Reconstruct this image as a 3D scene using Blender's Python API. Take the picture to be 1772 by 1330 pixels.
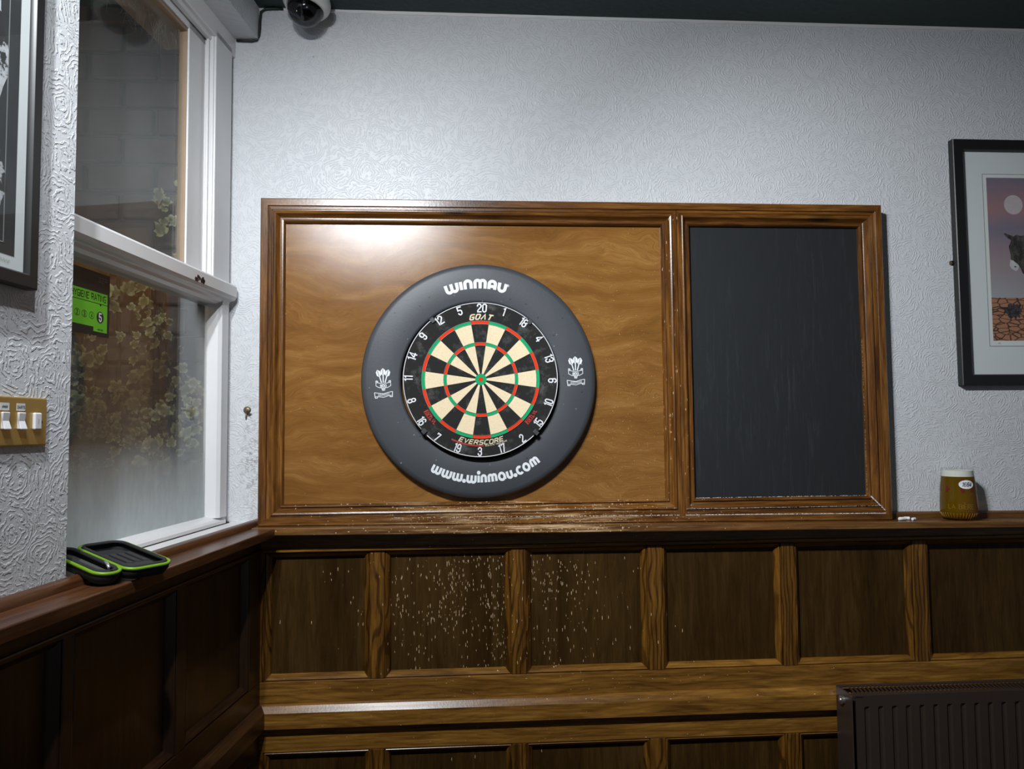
import bpy, math, random
from math import sin, cos, pi, radians, sqrt, atan2, hypot
from mathutils import Vector, Matrix

for o in list(bpy.data.objects):
    bpy.data.objects.remove(o, do_unlink=True)
S = bpy.context.scene
COL = S.collection
random.seed(7)

# ------------------------------------------------------------------ camera
CAM = Vector((-0.0614, -2.2738, 1.5878))
YAW, PITCH, ROLL = 0.0687, 0.0576, -0.0091
fw = Vector((sin(YAW)*cos(PITCH), cos(YAW)*cos(PITCH), sin(PITCH)))
rt = Vector((cos(YAW), -sin(YAW), 0))
up = rt.cross(fw)
rt, up = rt*cos(ROLL)+up*sin(ROLL), up*cos(ROLL)-rt*sin(ROLL)
cd = bpy.data.cameras.new('camera')
cam = bpy.data.objects.new('camera', cd)
COL.objects.link(cam)
cam.matrix_world = Matrix(((rt.x, up.x, -fw.x, CAM.x), (rt.y, up.y, -fw.y, CAM.y),
                           (rt.z, up.z, -fw.z, CAM.z), (0, 0, 0, 1)))
cd.sensor_fit = 'HORIZONTAL'
cd.sensor_width = 36.0
cd.lens = 36.0*1320/1772
cd.clip_start = 0.02
S.camera = cam

# ------------------------------------------------------------------ world, lamps, exposure
w = bpy.data.worlds.new('world')
S.world = w
w.use_nodes = True
w.node_tree.nodes['Background'].inputs[0].default_value = (0.50, 0.53, 0.58, 1)
w.node_tree.nodes['Background'].inputs[1].default_value = 0.18

def spot(name, loc, target, power, size, blend, radius=0.022, colour=(0.90, 0.95, 1.0)):
    l = bpy.data.lights.new(name, 'SPOT')
    l.energy = power; l.spot_size = radians(size); l.spot_blend = blend
    l.shadow_soft_size = radius; l.color = colour
    o = bpy.data.objects.new(name, l); COL.objects.link(o)
    o.location = loc
    o.rotation_euler = (Vector(target)-Vector(loc)).to_track_quat('-Z', 'Y').to_euler()
    return o
# a row of four cool-white spotlights on a ceiling track, above and behind the photographer's left shoulder
for i, (tx, tz, pw, sz) in enumerate(((-0.75, 1.18, 80, 106), (0.10, 1.95, 35, 112), (0.34, 1.20, 78, 112), (1.66, 1.34, 122, 80))):
    lx = -0.62+0.14*i
    spot('track_spotlight', (lx, -1.6, 2.70), (tx, 0, tz), pw, sz, 1.0)
# dim warm lamp on the outside of the building
pl = bpy.data.lights.new('outside_lamp', 'POINT'); pl.energy = 4.0; pl.color = (1.0, 0.74, 0.42); pl.shadow_soft_size = 0.06
po = bpy.data.objects.new('outside_lamp', pl); COL.objects.link(po); po.location = (-1.55, -0.75, 2.15)

S.view_settings.view_transform = 'Standard'
S.view_settings.look = 'None'
S.view_settings.gamma = 1.0
S.view_settings.use_curve_mapping = False
S.view_settings.exposure = 0.0

# ------------------------------------------------------------------ frames of reference
XC = -0.657
TH = radians(6.846)
LROT = -(pi/2+TH)                       # local X runs along the left wall towards the viewer, local Y into the room
LM = Matrix.Translation((XC, 0, 0)) @ Matrix.Rotation(LROT, 4, 'Z')
I4 = Matrix.Identity(4)

# ------------------------------------------------------------------ object helpers
def empty(name, loc=(0, 0, 0), left=False, label=None, cat=None, group=None, kind=None):
    o = bpy.data.objects.new(name, None); COL.objects.link(o)
    o.empty_display_size = 0.05
    if left:
        o.location = LM @ Vector(loc); o.rotation_euler = (0, 0, LROT)
    else:
        o.location = loc
    o['base'] = list(loc)
    return tag(o, label, cat, group, kind)

def tag(o, label=None, cat=None, group=None, kind=None):
    if label: o['label'] = label
    if cat: o['category'] = cat
    if group: o['group'] = group
    if kind: o['kind'] = kind
    return o

def link(name, me, parent=None, left=False, loc=None):
    o = bpy.data.objects.new(name, me); COL.objects.link(o)
    if parent is not None:
        o.parent = parent
    elif left:
        o.location = LM @ Vector((0, 0, 0)); o.rotation_euler = (0, 0, LROT)
    if loc is not None: o.location = loc
    return o

class MB:
    """collects vertices and faces; coordinates are absolute in the back-wall frame or in the left-wall frame"""
    def __init__(s): s.v = []; s.f = []
    def add(s, vs, fs):
        n = len(s.v); s.v += [tuple(p) for p in vs]; s.f += [tuple(i+n for i in q) for q in fs]
        return s
    def box(s, x0, x1, y0, y1, z0, z1, M=None):
        vs = [Vector((x, y, z)) for z in (z0, z1) for y in (y0, y1) for x in (x0, x1)]
        if M is not None: vs = [M @ p for p in vs]
        return s.add(vs, [(0, 2, 3, 1), (4, 5, 7, 6), (0, 1, 5, 4), (2, 6, 7, 3), (0, 4, 6, 2), (1, 3, 7, 5)])
    def prism(s, poly, axis, a0, a1):
        """closed polygon of 2-D points swept along an axis ('x': poly is (y,z); 'y': (x,z); 'z': (x,y))"""
        def P(q, a):
            return {'x': (a, q[0], q[1]), 'y': (q[0], a, q[1]), 'z': (q[0], q[1], a)}[axis]
        n = len(poly)
        vs = [P(q, a0) for q in poly]+[P(q, a1) for q in poly]
        fs = [(i, (i+1) % n, n+(i+1) % n, n+i) for i in range(n)]
        fs += [tuple(range(n))[::-1], tuple(range(n, 2*n))]
        return s.add(vs, fs)
    def loft(s, rings, closed=True, caps=True):
        n = len(rings[0]); vs = [p for r in rings for p in r]; fs = []
        for k in range(len(rings)-1):
            for i in range(n if closed else n-1):
                j = (i+1) % n
                fs.append((k*n+i, k*n+j, (k+1)*n+j, (k+1)*n+i))
        if caps and closed:
            fs.append(tuple(range(n))[::-1]); fs.append(tuple((len(rings)-1)*n+i for i in range(n)))
        return s.add(vs, fs)
    def lathe(s, prof, centre, axis='z', n=48, closed=False):
        """profile of (radius, height) turned about an axis through centre"""
        cx, cy, cz = centre; rings = []
        for k in range(n):
            a = 2*pi*k/n; c, d = cos(a), sin(a)
            if axis == 'z': rings.append([(cx+r*c, cy+r*d, cz+h) for r, h in prof])
            else: rings.append([(cx+r*c, cy+h, cz+r*d) for r, h in prof])
        m = len(prof); vs = [p for r in rings for p in r]; fs = []
        for k in range(n):
            kk = (k+1) % n
            for i in range(m if closed else m-1):
                j = (i+1) % m
                fs.append((k*m+i, kk*m+i, kk*m+j, k*m+j))
        return s.add(vs, fs)
    def tube(s, pts, r, n=10, cap=True):
        pts = [Vector(p) for p in pts]; rings = []
        prev = None
        for i, p in enumerate(pts):
            t = (pts[min(i+1, len(pts)-1)]-pts[max(i-1, 0)]).normalized()
            ref = prev if prev is not None else (Vector((0, 0, 1)) if abs(t.z) < 0.9 else Vector((1, 0, 0)))
            a = t.cross(ref).normalized(); b = a.cross(t).normalized(); prev = b
            rr = r[i] if isinstance(r, (list, tuple)) else r
            rings.append([p+a*rr*cos(2*pi*k/n)+b*rr*sin(2*pi*k/n) for k in range(n)])
        return s.loft(rings, True, cap)
    def build(s, name, mat, parent=None, left=False, smooth=False, bevel=0, seg=2, label=None, kind=None):
        base = Vector(parent['base']) if parent is not None and 'base' in parent else Vector((0, 0, 0))
        me = bpy.data.meshes.new(name)
        me.from_pydata([tuple(Vector(p)-base) for p in s.v], [], s.f)
        me.materials.append(mat)
        me.validate(); me.update()
        o = link(name, me, parent, left)
        o['base'] = list(base)
        if smooth:
            for p in me.polygons: p.use_smooth = True
            if smooth == 'auto':
                try: me.set_sharp_from_angle(angle=radians(38))
                except Exception: pass
        if bevel:
            b = o.modifiers.new('bevel', 'BEVEL'); b.width = bevel; b.segments = seg; b.limit_method = 'ANGLE'; b.angle_limit = radians(40)
        return tag(o, label, None, None, kind)

def drop_base():
    for o in bpy.data.objects:
        if 'base' in o: del o['base']

# ------------------------------------------------------------------ material helpers
class NT:
    def __init__(s, name):
        s.m = bpy.data.materials.new(name); s.m.use_nodes = True
        s.t = s.m.node_tree; s.p = s.t.nodes['Principled BSDF']; s.out = s.t.nodes['Material Output']
    def n(s, kind, **kw):
        q = s.t.nodes.new('ShaderNode'+kind)
        for k, v in kw.items():
            if k == 'inp':
                for a, b in v.items():
                    if isinstance(b, bpy.types.NodeSocket): s.t.links.new(b, q.inputs[a])
                    else: q.inputs[a].default_value = b
            else: setattr(q, k, v)
        return q
    def math(s, op, a, b=0.0, c=None, clamp=False):
        d = {0: a, 1: b}
        if c is not None: d[2] = c
        q = s.n('Math', operation=op, inp=d); q.use_clamp = clamp
        return q.outputs[0]
    def ramp(s, fac, stops, interp='LINEAR'):
        q = s.n('ValToRGB', inp={0: fac}); r = q.color_ramp; r.interpolation = interp
        while len(r.elements) < len(stops): r.elements.new(0.5)
        for e, (p, c) in zip(r.elements, stops):
            e.position = p; e.color = (c if isinstance(c, (tuple, list)) else (c, c, c))[:3]+(1,) if not isinstance(c, (int, float)) else (c, c, c, 1)
        return q.outputs[0]
    def mix(s, fac, a, b, blend='MIX'):
        q = s.n('Mix', data_type='RGBA', blend_type=blend)
        for i, v in ((0, fac), (6, a), (7, b)):
            if isinstance(v, bpy.types.NodeSocket): s.t.links.new(v, q.inputs[i])
            else: q.inputs[i].default_value = v if i == 0 else tuple(v)[:3]+(1,)
        return q.outputs[2]
    def coords(s, scale=(1, 1, 1), rnd=0.0, out='Object'):
        tc = s.n('TexCoord').outputs[out]
        if rnd:
            oi = s.n('ObjectInfo').outputs['Random']
            v = s.n('CombineXYZ', inp={0: s.math('MULTIPLY', oi, rnd), 1: s.math('MULTIPLY', oi, rnd*1.7), 2: s.math('MULTIPLY', oi, rnd*2.3)})
            tc = s.n('VectorMath', operation='ADD', inp={0: tc, 1: v.outputs[0]}).outputs[0]
        return s.n('Mapping', inp={'Vector': tc, 'Scale': scale}).outputs[0]
    def noise(s, vec, scale, detail=4, rough=0.55, dist=0.0, col=False):
        q = s.n('TexNoise', inp={'Vector': vec, 'Scale': scale, 'Detail': detail, 'Roughness': rough, 'Distortion': dist})
        return q.outputs['Color' if col else 'Fac']
    def set(s, **kw):
        for k, v in kw.items():
            i = s.p.inputs[k.replace('_', ' ')]
            if isinstance(v, bpy.types.NodeSocket): s.t.links.new(v, i)
            elif isinstance(v, (tuple, list)): i.default_value = tuple(v)[:3]+(1,)
            else: i.default_value = v
        return s
    def bump(s, h, strength=0.3, dist=0.001):
        b = s.n('Bump', inp={'Height': h, 'Strength': strength, 'Distance': dist})
        s.t.links.new(b.outputs[0], s.p.inputs['Normal'])
        return s

def plain(name, col, rough=0.5, metal=0.0, spec=0.5, var=0.08, scale=40, bump=0.0, bdist=0.0005):
    t = NT(name); v = t.coords(rnd=3.0)
    nz = t.noise(v, scale, 5)
    c = t.mix(nz, [x*(1-var) for x in col], [min(1, x*(1+var)) for x in col])
    t.set(Base_Color=c, Roughness=rough, Metallic=metal)
    t.p.inputs['Specular IOR Level'].default_value = spec
    if bump: t.bump(nz, bump, bdist)
    return t.m

def wood(name, dark, mid, light, axis='x', rough=0.34, knots=True, fleck=None, grain=1.0, var=1.0, edgebump=0.0004, figure=1.0, pine=0.0, spec=0.5, worn=0.0):
    """stained, varnished softwood; grain runs along one object axis. fleck = (cx, cz, rx, rz, density): dart wear as bare specks"""
    t = NT(name)
    st = {'x': (1.0, 9.0, 9.0), 'z': (9.0, 9.0, 1.0)}[axis]
    v = t.coords(st, rnd=4.0)
    broad = t.noise(v, 1.6*figure, 4, 0.6, 1.2)
    lines = t.noise(v, 7.0*grain, 6, 0.68, 0.7)
    v2 = t.coords({'x': (6.0, 190.0, 190.0), 'z': (190.0, 190.0, 6.0)}[axis], rnd=4.0)
    fib = t.noise(v2, 1.0, 3, 0.6)
    f = t.math('ADD', t.math('MULTIPLY', broad, 0.5), t.math('MULTIPLY', lines, 0.5))
    if pine:      # growth rings cut lengthways
        sx = t.n('SeparateXYZ', inp={0: t.coords((1, 1, 1), rnd=4.0)})
        wob = t.noise(t.coords({'x': (1.6, 5, 5), 'z': (5, 5, 1.6)}[axis], rnd=4.0), 1.3, 3, 0.5)
        ph = t.math('ADD', t.math('MULTIPLY', sx.outputs[2 if axis == 'x' else 0], 380.0), t.math('MULTIPLY', wob, 60.0))
        rg_ = t.ramp(t.math('ADD', t.math('MULTIPLY', t.math('SINE', ph), 0.5), 0.5), [(0.55, 0.0), (0.95, 1.0)])
        f = t.math('SUBTRACT', f, t.math('MULTIPLY', rg_, pine))
    c = t.ramp(f, [(0.34, dark), (0.5, mid), (0.66, light)])
    c = t.mix(t.math('MULTIPLY', t.ramp(fib, [(0.38, 0.0), (0.62, 1.0)]), 0.42*var), c, [x*0.45 for x in dark])
    if knots:
        vk = t.coords({'x': (2.2, 9.0, 9.0), 'z': (9.0, 9.0, 2.2)}[axis], rnd=6.0)
        k = t.n('TexVoronoi', inp={'Vector': vk, 'Scale': 1.0, 'Randomness': 1.0})
        kk = t.ramp(k.outputs['Distance'], [(0.05, 1.0), (0.14, 0.0)])
        kk = t.math('MULTIPLY', kk, t.ramp(k.outputs['Color'], [(0.55, 0.0), (0.6, 1.0)]))
        c = t.mix(t.math('MULTIPLY', kk, 0.9), c, (0.012, 0.006, 0.003))
    rg = t.math('ADD', t.math('MULTIPLY', t.noise(v, 5.0, 3), 0.14), rough-0.07)
    h = t.math('ADD', fib, t.math('MULTIPLY', t.noise(t.coords((1, 1, 1)), 160, 3), 1.2))
    if fleck:
        cx, cz, rx, rz, dens = fleck
        p = t.n('SeparateXYZ', inp={0: t.n('NewGeometry').outputs['Position']})
        dx = t.math('DIVIDE', t.math('SUBTRACT', p.outputs[0], cx), rx)
        dz = t.math('DIVIDE', t.math('SUBTRACT', p.outputs[2], cz), rz)
        g = t.math('EXPONENT', t.math('MULTIPLY', t.math('ADD', t.math('MULTIPLY', dx, dx), t.math('MULTIPLY', dz, dz)), -1.0))
        big = t.ramp(t.noise(t.coords(), 9, 3), [(0.35, 0.15), (0.65, 1.0)])
        d = t.math('MULTIPLY', t.math('MULTIPLY', g, big), dens)
        vf = t.coords({'x': (170, 190, 290), 'z': (430, 300, 80)}[axis], rnd=0)
        vf = t.n('VectorMath', operation='ADD', inp={0: vf, 1: t.noise(t.coords(), 220, 3, col=True)}).outputs[0]
        vo = t.n('TexVoronoi', inp={'Vector': vf, 'Scale': 1.0, 'Randomness': 1.0})
        sep = t.n('SeparateColor', inp={0: vo.outputs['Color']})
        on = t.math('LESS_THAN', sep.outputs[0], d)
        sz = t.math('ADD', t.math('MULTIPLY', sep.outputs[1], 0.33), 0.10)
        m = t.math('MULTIPLY', on, t.math('LESS_THAN', vo.outputs['Distance'], sz))
        c = t.mix(t.math('MULTIPLY', m, 0.85), c, (0.62, 0.44, 0.27))
        rg = t.math('ADD', rg, t.math('MULTIPLY', m, 0.3))
        if worn:
            vs_ = t.coords({'x': (7, 60, 170), 'z': (170, 60, 7)}[axis])
            wm = t.math('MULTIPLY', g, t.ramp(t.noise(vs_, 1.0, 6, 0.7), [(0.50, 0.0), (0.62, 1.0)]))
            c = t.mix(t.math('MULTIPLY', wm, worn, clamp=True), c, (0.56, 0.37, 0.19))
            rg = t.math('ADD', rg, t.math('MULTIPLY', wm, 0.25))
    t.set(Base_Color=c, Roughness=rg)
    t.p.inputs['Specular IOR Level'].default_value = spec
    t.bump(h, 0.35, edgebump)
    return t.m

def wallpaper(name, spacing=0.0085, cell=0.115, strength=0.6, col=(0.60, 0.61, 0.625), soil=True, dist=0.0016):
    """white paint over embossed paper: broken concentric swirls, as fine relief"""
    t = NT(name)
    tc = t.n('TexCoord').outputs['Object']
    s = t.n('SeparateXYZ', inp={0: tc})
    # local X and Z span every wall face; Y joins in so that returns are not streaked
    v = t.n('CombineXYZ', inp={0: t.math('ADD', s.outputs[0], t.math('MULTIPLY', s.outputs[1], 0.7)), 1: s.outputs[2], 2: 0.0}).outputs[0]
    wob = t.n('TexNoise', inp={'Vector': v, 'Scale': 22.0, 'Detail': 3.0})
    off = t.n('VectorMath', operation='SCALE', inp={0: t.n('VectorMath', operation='SUBTRACT', inp={0: wob.outputs['Color'], 1: (0.5, 0.5, 0.5)}).outputs[0], 'Scale': 0.055}).outputs[0]
    vw = t.n('VectorMath', operation='ADD', inp={0: v, 1: off}).outputs[0]
    vo = t.n('TexVoronoi', voronoi_dimensions='2D', inp={'Vector': vw, 'Scale': 1.0/cell, 'Randomness': 0.85})
    d = t.math('MULTIPLY', vo.outputs['Distance'], cell/spacing*2*pi)
    ring = t.math('SINE', d)
    brk = t.ramp(t.noise(v, 48, 4, 0.65), [(0.42, 0.0), (0.54, 1.0)])
    rid = t.ramp(t.math('ADD', t.math('MULTIPLY', ring, 0.5), 0.5), [(0.45, 0.0), (0.85, 1.0)])
    h = t.math('ADD', t.math('MULTIPLY', rid, brk), t.math('MULTIPLY', t.noise(v, 170, 3), 0.35))
    c = t.mix(t.noise(v, 3.0, 4), [x*0.97 for x in col], [x*1.03 for x in col])
    if soil:   # grime and flaking beside the corner by the window
        dx = t.math('ABSOLUTE', t.math('SUBTRACT', s.outputs[0], -0.665))
        near = t.math('SUBTRACT', 1.0, t.math('DIVIDE', dx, 0.05), clamp=True)
        low = t.ramp(s.outputs[2], [(0.0, 0), (1.0, 0)])
        zz = t.math('SUBTRACT', 1.0, t.math('DIVIDE', t.math('ABSOLUTE', t.math('SUBTRACT', s.outputs[2], 1.50)), 0.24), clamp=True)
        m = t.math('MULTIPLY', t.math('MULTIPLY', near, zz), t.ramp(t.noise(v, 55, 6, 0.75), [(0.48, 0.0), (0.60, 1.0)]))
        c = t.mix(t.math('MULTIPLY', m, 0.9), c, (0.16, 0.15, 0.13))
        sp = t.math('LESS_THAN', t.noise(v, 120, 2), 0.245)
        c = t.mix(t.math('MULTIPLY', sp, 0.7), c, (0.1, 0.09, 0.08))
    t.set(Base_Color=c, Roughness=0.42)
    t.p.inputs['Specular IOR Level'].default_value = 0.35
    t.bump(h, strength, dist)
    return t.m

def schlick(t):
    fc = t.n('LayerWeight', inp={'Blend': 0.5}).outputs['Facing']
    return t.math('ADD', t.math('MULTIPLY', t.math('POWER', fc, 5.0), 0.96), 0.04)

def pane_glass(name, haze_stops, tint=(0.78, 0.84, 0.86), gain=1.0, axis=2, z0=1.33, z1=1.98):
    """clear glass with a film of condensation whose density varies with height"""
    t = NT(name)
    t.t.nodes.remove(t.p)
    fr = schlick(t)
    tr = t.n('BsdfTransparent', inp={'Color': (0.96, 0.98, 0.97, 1)})
    gl = t.n('BsdfGlossy', inp={'Color': (1, 1, 1, 1), 'Roughness': 0.015})
    m1 = t.n('MixShader', inp={0: t.math('MULTIPLY', fr, gain, clamp=True), 1: tr.outputs[0], 2: gl.outputs[0]})
    df = t.n('BsdfDiffuse', inp={'Color': tint+(1,)})
    tl = t.n('BsdfTranslucent', inp={'Color': tint+(1,)})
    dd = t.n('MixShader', inp={0: 0.35, 1: df.outputs[0], 2: tl.outputs[0]})
    tc = t.n('TexCoord').outputs['Object']
    s = t.n('SeparateXYZ', inp={0: tc})
    hgt = t.math('DIVIDE', t.math('SUBTRACT', s.outputs[2], z0), z1-z0)
    wv = t.n('Mapping', inp={'Vector': tc, 'Scale': (1, 1, 0.35)}).outputs[0]
    hgt = t.math('ADD', hgt, t.math('MULTIPLY', t.math('SUBTRACT', t.noise(wv, 9, 4), 0.5), 0.13))
    hz = t.ramp(hgt, haze_stops)
    hz = t.math('MULTIPLY', hz, t.math('ADD', 0.8, t.math('MULTIPLY', t.noise(wv, 60, 4), 0.4)))
    m2 = t.n('MixShader', inp={0: hz, 1: m1.outputs[0], 2: dd.outputs[0]})
    t.t.links.new(m2.outputs[0], t.out.inputs[0])
    return t.m

# ------------------------------------------------------------------ materials
D0, M0, L0 = (0.055, 0.019, 0.0035), (0.150, 0.056, 0.010), (0.27, 0.115, 0.022)
MAT = {}
MAT['paper_back'] = wallpaper('painted embossed wallpaper')
MAT['paper_left'] = wallpaper('painted embossed wallpaper, bolder', spacing=0.0095, cell=0.105, strength=0.55, soil=False, dist=0.0022)
MAT['green'] = plain('dark green ceiling paint', (0.008, 0.028, 0.029), 0.6, bump=0.9, bdist=0.004, scale=55, var=0.3)
MAT['floor'] = plain('dark carpet', (0.03, 0.015, 0.012), 0.95)
MAT['gloss_white'] = plain('white gloss paint', (0.70, 0.69, 0.685), 0.32, scale=12, var=0.05, bump=0.15)
MAT['old_cream'] = plain('aged cream paint outside', (0.30, 0.21, 0.14), 0.6, var=0.2, scale=15)
MAT['flaked'] = plain('bare dark wood under flaked paint', (0.05, 0.02, 0.01), 0.8)
t = NT('varnished plywood')
v0 = t.coords((1.0, 1.0, 2.6))
wv_ = t.n('TexNoise', inp={'Vector': t.coords((1.3, 1, 2.2)), 'Scale': 2.2, 'Detail': 3.0})
vw_ = t.n('VectorMath', operation='ADD', inp={0: v0, 1: t.n('VectorMath', operation='SCALE', inp={0: wv_.outputs['Color'], 'Scale': 0.55}).outputs[0]}).outputs[0]
fig = t.noise(t.n('Mapping', inp={'Vector': vw_, 'Scale': (0.9, 1, 3.0)}).outputs[0], 3.0, 5, 0.6)
fine = t.noise(t.n('Mapping', inp={'Vector': vw_, 'Scale': (6, 1, 95)}).outputs[0], 4.0, 4, 0.65)
c = t.ramp(fig, [(0.28, (0.175, 0.073, 0.015)), (0.47, (0.235, 0.102, 0.023)), (0.60, (0.285, 0.134, 0.034)), (0.76, (0.36, 0.185, 0.054))])
c = t.mix(t.math('MULTIPLY', t.ramp(fine, [(0.40, 1.0), (0.58, 0.0)]), 0.38), c, (0.085, 0.036, 0.010))
pores = t.math('LESS_THAN', t.noise(t.coords((30, 1, 260)), 6, 2), 0.30)
c = t.mix(t.math('MULTIPLY', pores, 0.6), c, (0.05, 0.022, 0.008))
P_ = t.n('SeparateXYZ', inp={0: t.n('NewGeometry').outputs['Position']})
dx = t.math('DIVIDE', t.math('SUBTRACT', P_.outputs[0], 0.43), 0.22); dz = t.math('DIVIDE', t.math('SUBTRACT', P_.outputs[2], 1.60), 0.36)
g = t.math('EXPONENT', t.math('MULTIPLY', t.math('ADD', t.math('MULTIPLY', dx, dx), t.math('MULTIPLY', dz, dz)), -1.0))
vf = t.n('VectorMath', operation='ADD', inp={0: t.coords((190, 190, 230)), 1: t.noise(t.coords(), 220, 3, col=True)}).outputs[0]
vo = t.n('TexVoronoi', inp={'Vector': vf, 'Scale': 1.0})
sp = t.n('SeparateColor', inp={0: vo.outputs['Color']})
big = t.ramp(t.noise(t.coords(), 8, 3), [(0.35, 0.2), (0.65, 1.0)])
mk = t.math('MULTIPLY', t.math('LESS_THAN', sp.outputs[0], t.math('ADD', 0.012, t.math('MULTIPLY', t.math('MULTIPLY', g, big), 0.42))), t.math('LESS_THAN', vo.outputs['Distance'], t.math('ADD', 0.08, t.math('MULTIPLY', sp.outputs[1], 0.24))))
c = t.mix(t.math('MULTIPLY', mk, 0.8), c, (0.60, 0.43, 0.28))
t.set(Base_Color=c, Roughness=t.math('ADD', 0.13, t.math('MULTIPLY', t.noise(t.coords(), 30, 4), 0.08)))
t.bump(t.math('ADD', t.noise(t.coords((1, 1, 2.2)), 420, 3, 0.7), t.math('MULTIPLY', fine, 0.3)), 0.26, 0.0006)
t.p.inputs['Specular IOR Level'].default_value = 0.36
MAT['ply'] = t.m
MAT['frame_h'] = wood('stained pine, horizontal', D0, M0, L0, 'x', 0.27, True, (0.10, 1.33, 0.36, 0.09, 0.75), pine=0.05, worn=0.9)
MAT['frame_v'] = wood('stained pine, vertical', D0, M0, L0, 'z', 0.27, True, (0.56, 1.6, 0.12, 0.5, 0.12), pine=0.05)
MAT['stile'] = wood('dark stained pine, vertical', (0.045, 0.017, 0.0028), (0.14, 0.058, 0.008), (0.24, 0.110, 0.017), 'z', 0.32, False, (0.10, 1.15, 0.30, 0.28, 0.16), pine=0.16, spec=0.35)
MAT['rail'] = wood('dark stained pine, horizontal', (0.09, 0.036, 0.006), (0.22, 0.098, 0.016), (0.36, 0.18, 0.034), 'x', 0.30, True, (0.15, 1.0, 0.6, 0.35, 0.05), pine=0.05, spec=0.4)
MAT['panel'] = wood('brown stained panel', (0.021, 0.0100, 0.0025), (0.041, 0.0205, 0.0052), (0.070, 0.037, 0.0100), 'z', 0.31, False, (0.03, 1.18, 0.27, 0.27, 0.58), figure=0.5, spec=0.12, var=0.45)
MAT['shelf_h'] = wood('stained pine shelf', (0.07, 0.028, 0.008), (0.15, 0.064, 0.017), (0.25, 0.12, 0.034), 'x', 0.28, True, (0.12, 1.31, 0.36, 0.10, 0.6), worn=1.0)
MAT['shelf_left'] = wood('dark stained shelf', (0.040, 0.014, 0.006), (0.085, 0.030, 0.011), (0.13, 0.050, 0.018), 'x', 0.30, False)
MAT['left_v'] = wood('very dark stained panelling, vertical', (0.020, 0.009, 0.004), (0.040, 0.017, 0.006), (0.07, 0.028, 0.008), 'z', 0.36, False)  # left panelling: shade below the shelf is put into the wood colour
MAT['left_h'] = wood('very dark stained panelling, horizontal', (0.025, 0.010, 0.005), (0.05, 0.021, 0.009), (0.08, 0.034, 0.013), 'x', 0.33, False)  # rails of the left panelling, darkened in colour for the same shade
MAT['dust'] = plain('chalk dust', (0.72, 0.72, 0.72), 0.95, scale=200, var=0.2)
MAT['chalk'] = plain('white chalk', (0.80, 0.80, 0.80), 0.9, scale=150, bump=0.4)
MAT['white_print'] = plain('white print', (0.78, 0.80, 0.82), 0.5, scale=300, var=0.08)
MAT['white_wire'] = plain('white painted wire', (0.75, 0.75, 0.76), 0.4)
MAT['cream_print'] = plain('cream print', (0.74, 0.62, 0.40), 0.6)
MAT['red_print'] = plain('red print', (0.52, 0.03, 0.015), 0.6)
MAT['black_plastic'] = plain('black plastic', (0.012, 0.012, 0.013), 0.38)
MAT['clip'] = plain('worn grey clip', (0.04, 0.042, 0.045), 0.5, var=0.3, scale=90)
MAT['steel_wire'] = plain('thin steel wire', (0.30, 0.30, 0.29), 0.35, metal=0.7)
MAT['black_frame'] = plain('black painted frame', (0.010, 0.010, 0.010), 0.40, bump=0.15)
MAT['mount'] = plain('off-white mount card', (0.62, 0.64, 0.65), 0.8, var=0.02)
MAT['mount_line'] = plain('grey mount bevel', (0.22, 0.23, 0.23), 0.8)
MAT['paper'] = plain('print paper', (0.66, 0.66, 0.64), 0.8, var=0.02)
MAT['brass'] = plain('satin brass plate', (0.47, 0.31, 0.10), 0.34, metal=0.65, var=0.12, scale=14, bump=0.05)
MAT['switch_white'] = plain('white switch plastic', (0.74, 0.73, 0.74), 0.3, var=0.03)
MAT['ink'] = plain('dark ink', (0.05, 0.055, 0.06), 0.7)
MAT['dark_hole'] = plain('dark recess', (0.02, 0.015, 0.01), 0.8)
MAT['old_brass'] = plain('tarnished brass', (0.20, 0.16, 0.10), 0.4, metal=0.7, var=0.4, scale=60, bump=0.5)
MAT['sticker_black'] = plain('black sticker vinyl', (0.012, 0.010, 0.010), 0.45)
MAT['sticker_green'] = plain('bright green sticker vinyl', (0.16, 0.58, 0.020), 0.5, var=0.03)
MAT['rad'] = plain('dark brown radiator enamel', (0.034, 0.022, 0.017), 0.40, scale=120, var=0.12, bump=0.12)
MAT['rad_dark'] = plain('radiator inside', (0.008, 0.006, 0.005), 0.8)
MAT['steel'] = plain('dull steel plug', (0.34, 0.32, 0.30), 0.38, metal=0.9)
MAT['cctv_white'] = plain('white camera housing', (0.60, 0.60, 0.58), 0.45, var=0.03)
MAT['lens_black'] = plain('lens black', (0.005, 0.005, 0.006), 0.18)
MAT['cable'] = plain('black cable sheath', (0.010, 0.010, 0.010), 0.5)
MAT['lime'] = plain('lime green zip trim', (0.15, 0.31, 0.012), 0.38, var=0.06)
MAT['case_black'] = plain('black woven nylon', (0.014, 0.014, 0.015), 0.85, scale=400, var=0.5, bump=0.6)
MAT['case_foam'] = plain('black foam', (0.022, 0.022, 0.022), 0.8, scale=300, var=0.3)
MAT['mesh_grey'] = plain('grey mesh pocket', (0.06, 0.06, 0.06), 0.8, scale=500, var=0.9)
MAT['silver'] = plain('silver zip tab', (0.75, 0.75, 0.77), 0.25, metal=0.8)
MAT['mortar'] = plain('dark mortar', (0.05, 0.046, 0.044), 0.95, bump=0.5)
MAT['brick'] = plain('old brown brick', (0.070, 0.048, 0.042), 0.9, var=0.35, scale=25, bump=0.6, bdist=0.002)
MAT['stem'] = plain('ivy stem', (0.05, 0.035, 0.02), 0.9)
MAT['pot'] = plain('terracotta pot', (0.06, 0.02, 0.014), 0.8)
MAT['web'] = plain('dusty cobweb', (0.16, 0.14, 0.11), 0.95, var=0.4)
MAT['foam'] = plain('beer foam', (0.66, 0.65, 0.60), 0.9, scale=300, var=0.05, bump=0.3)
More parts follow.
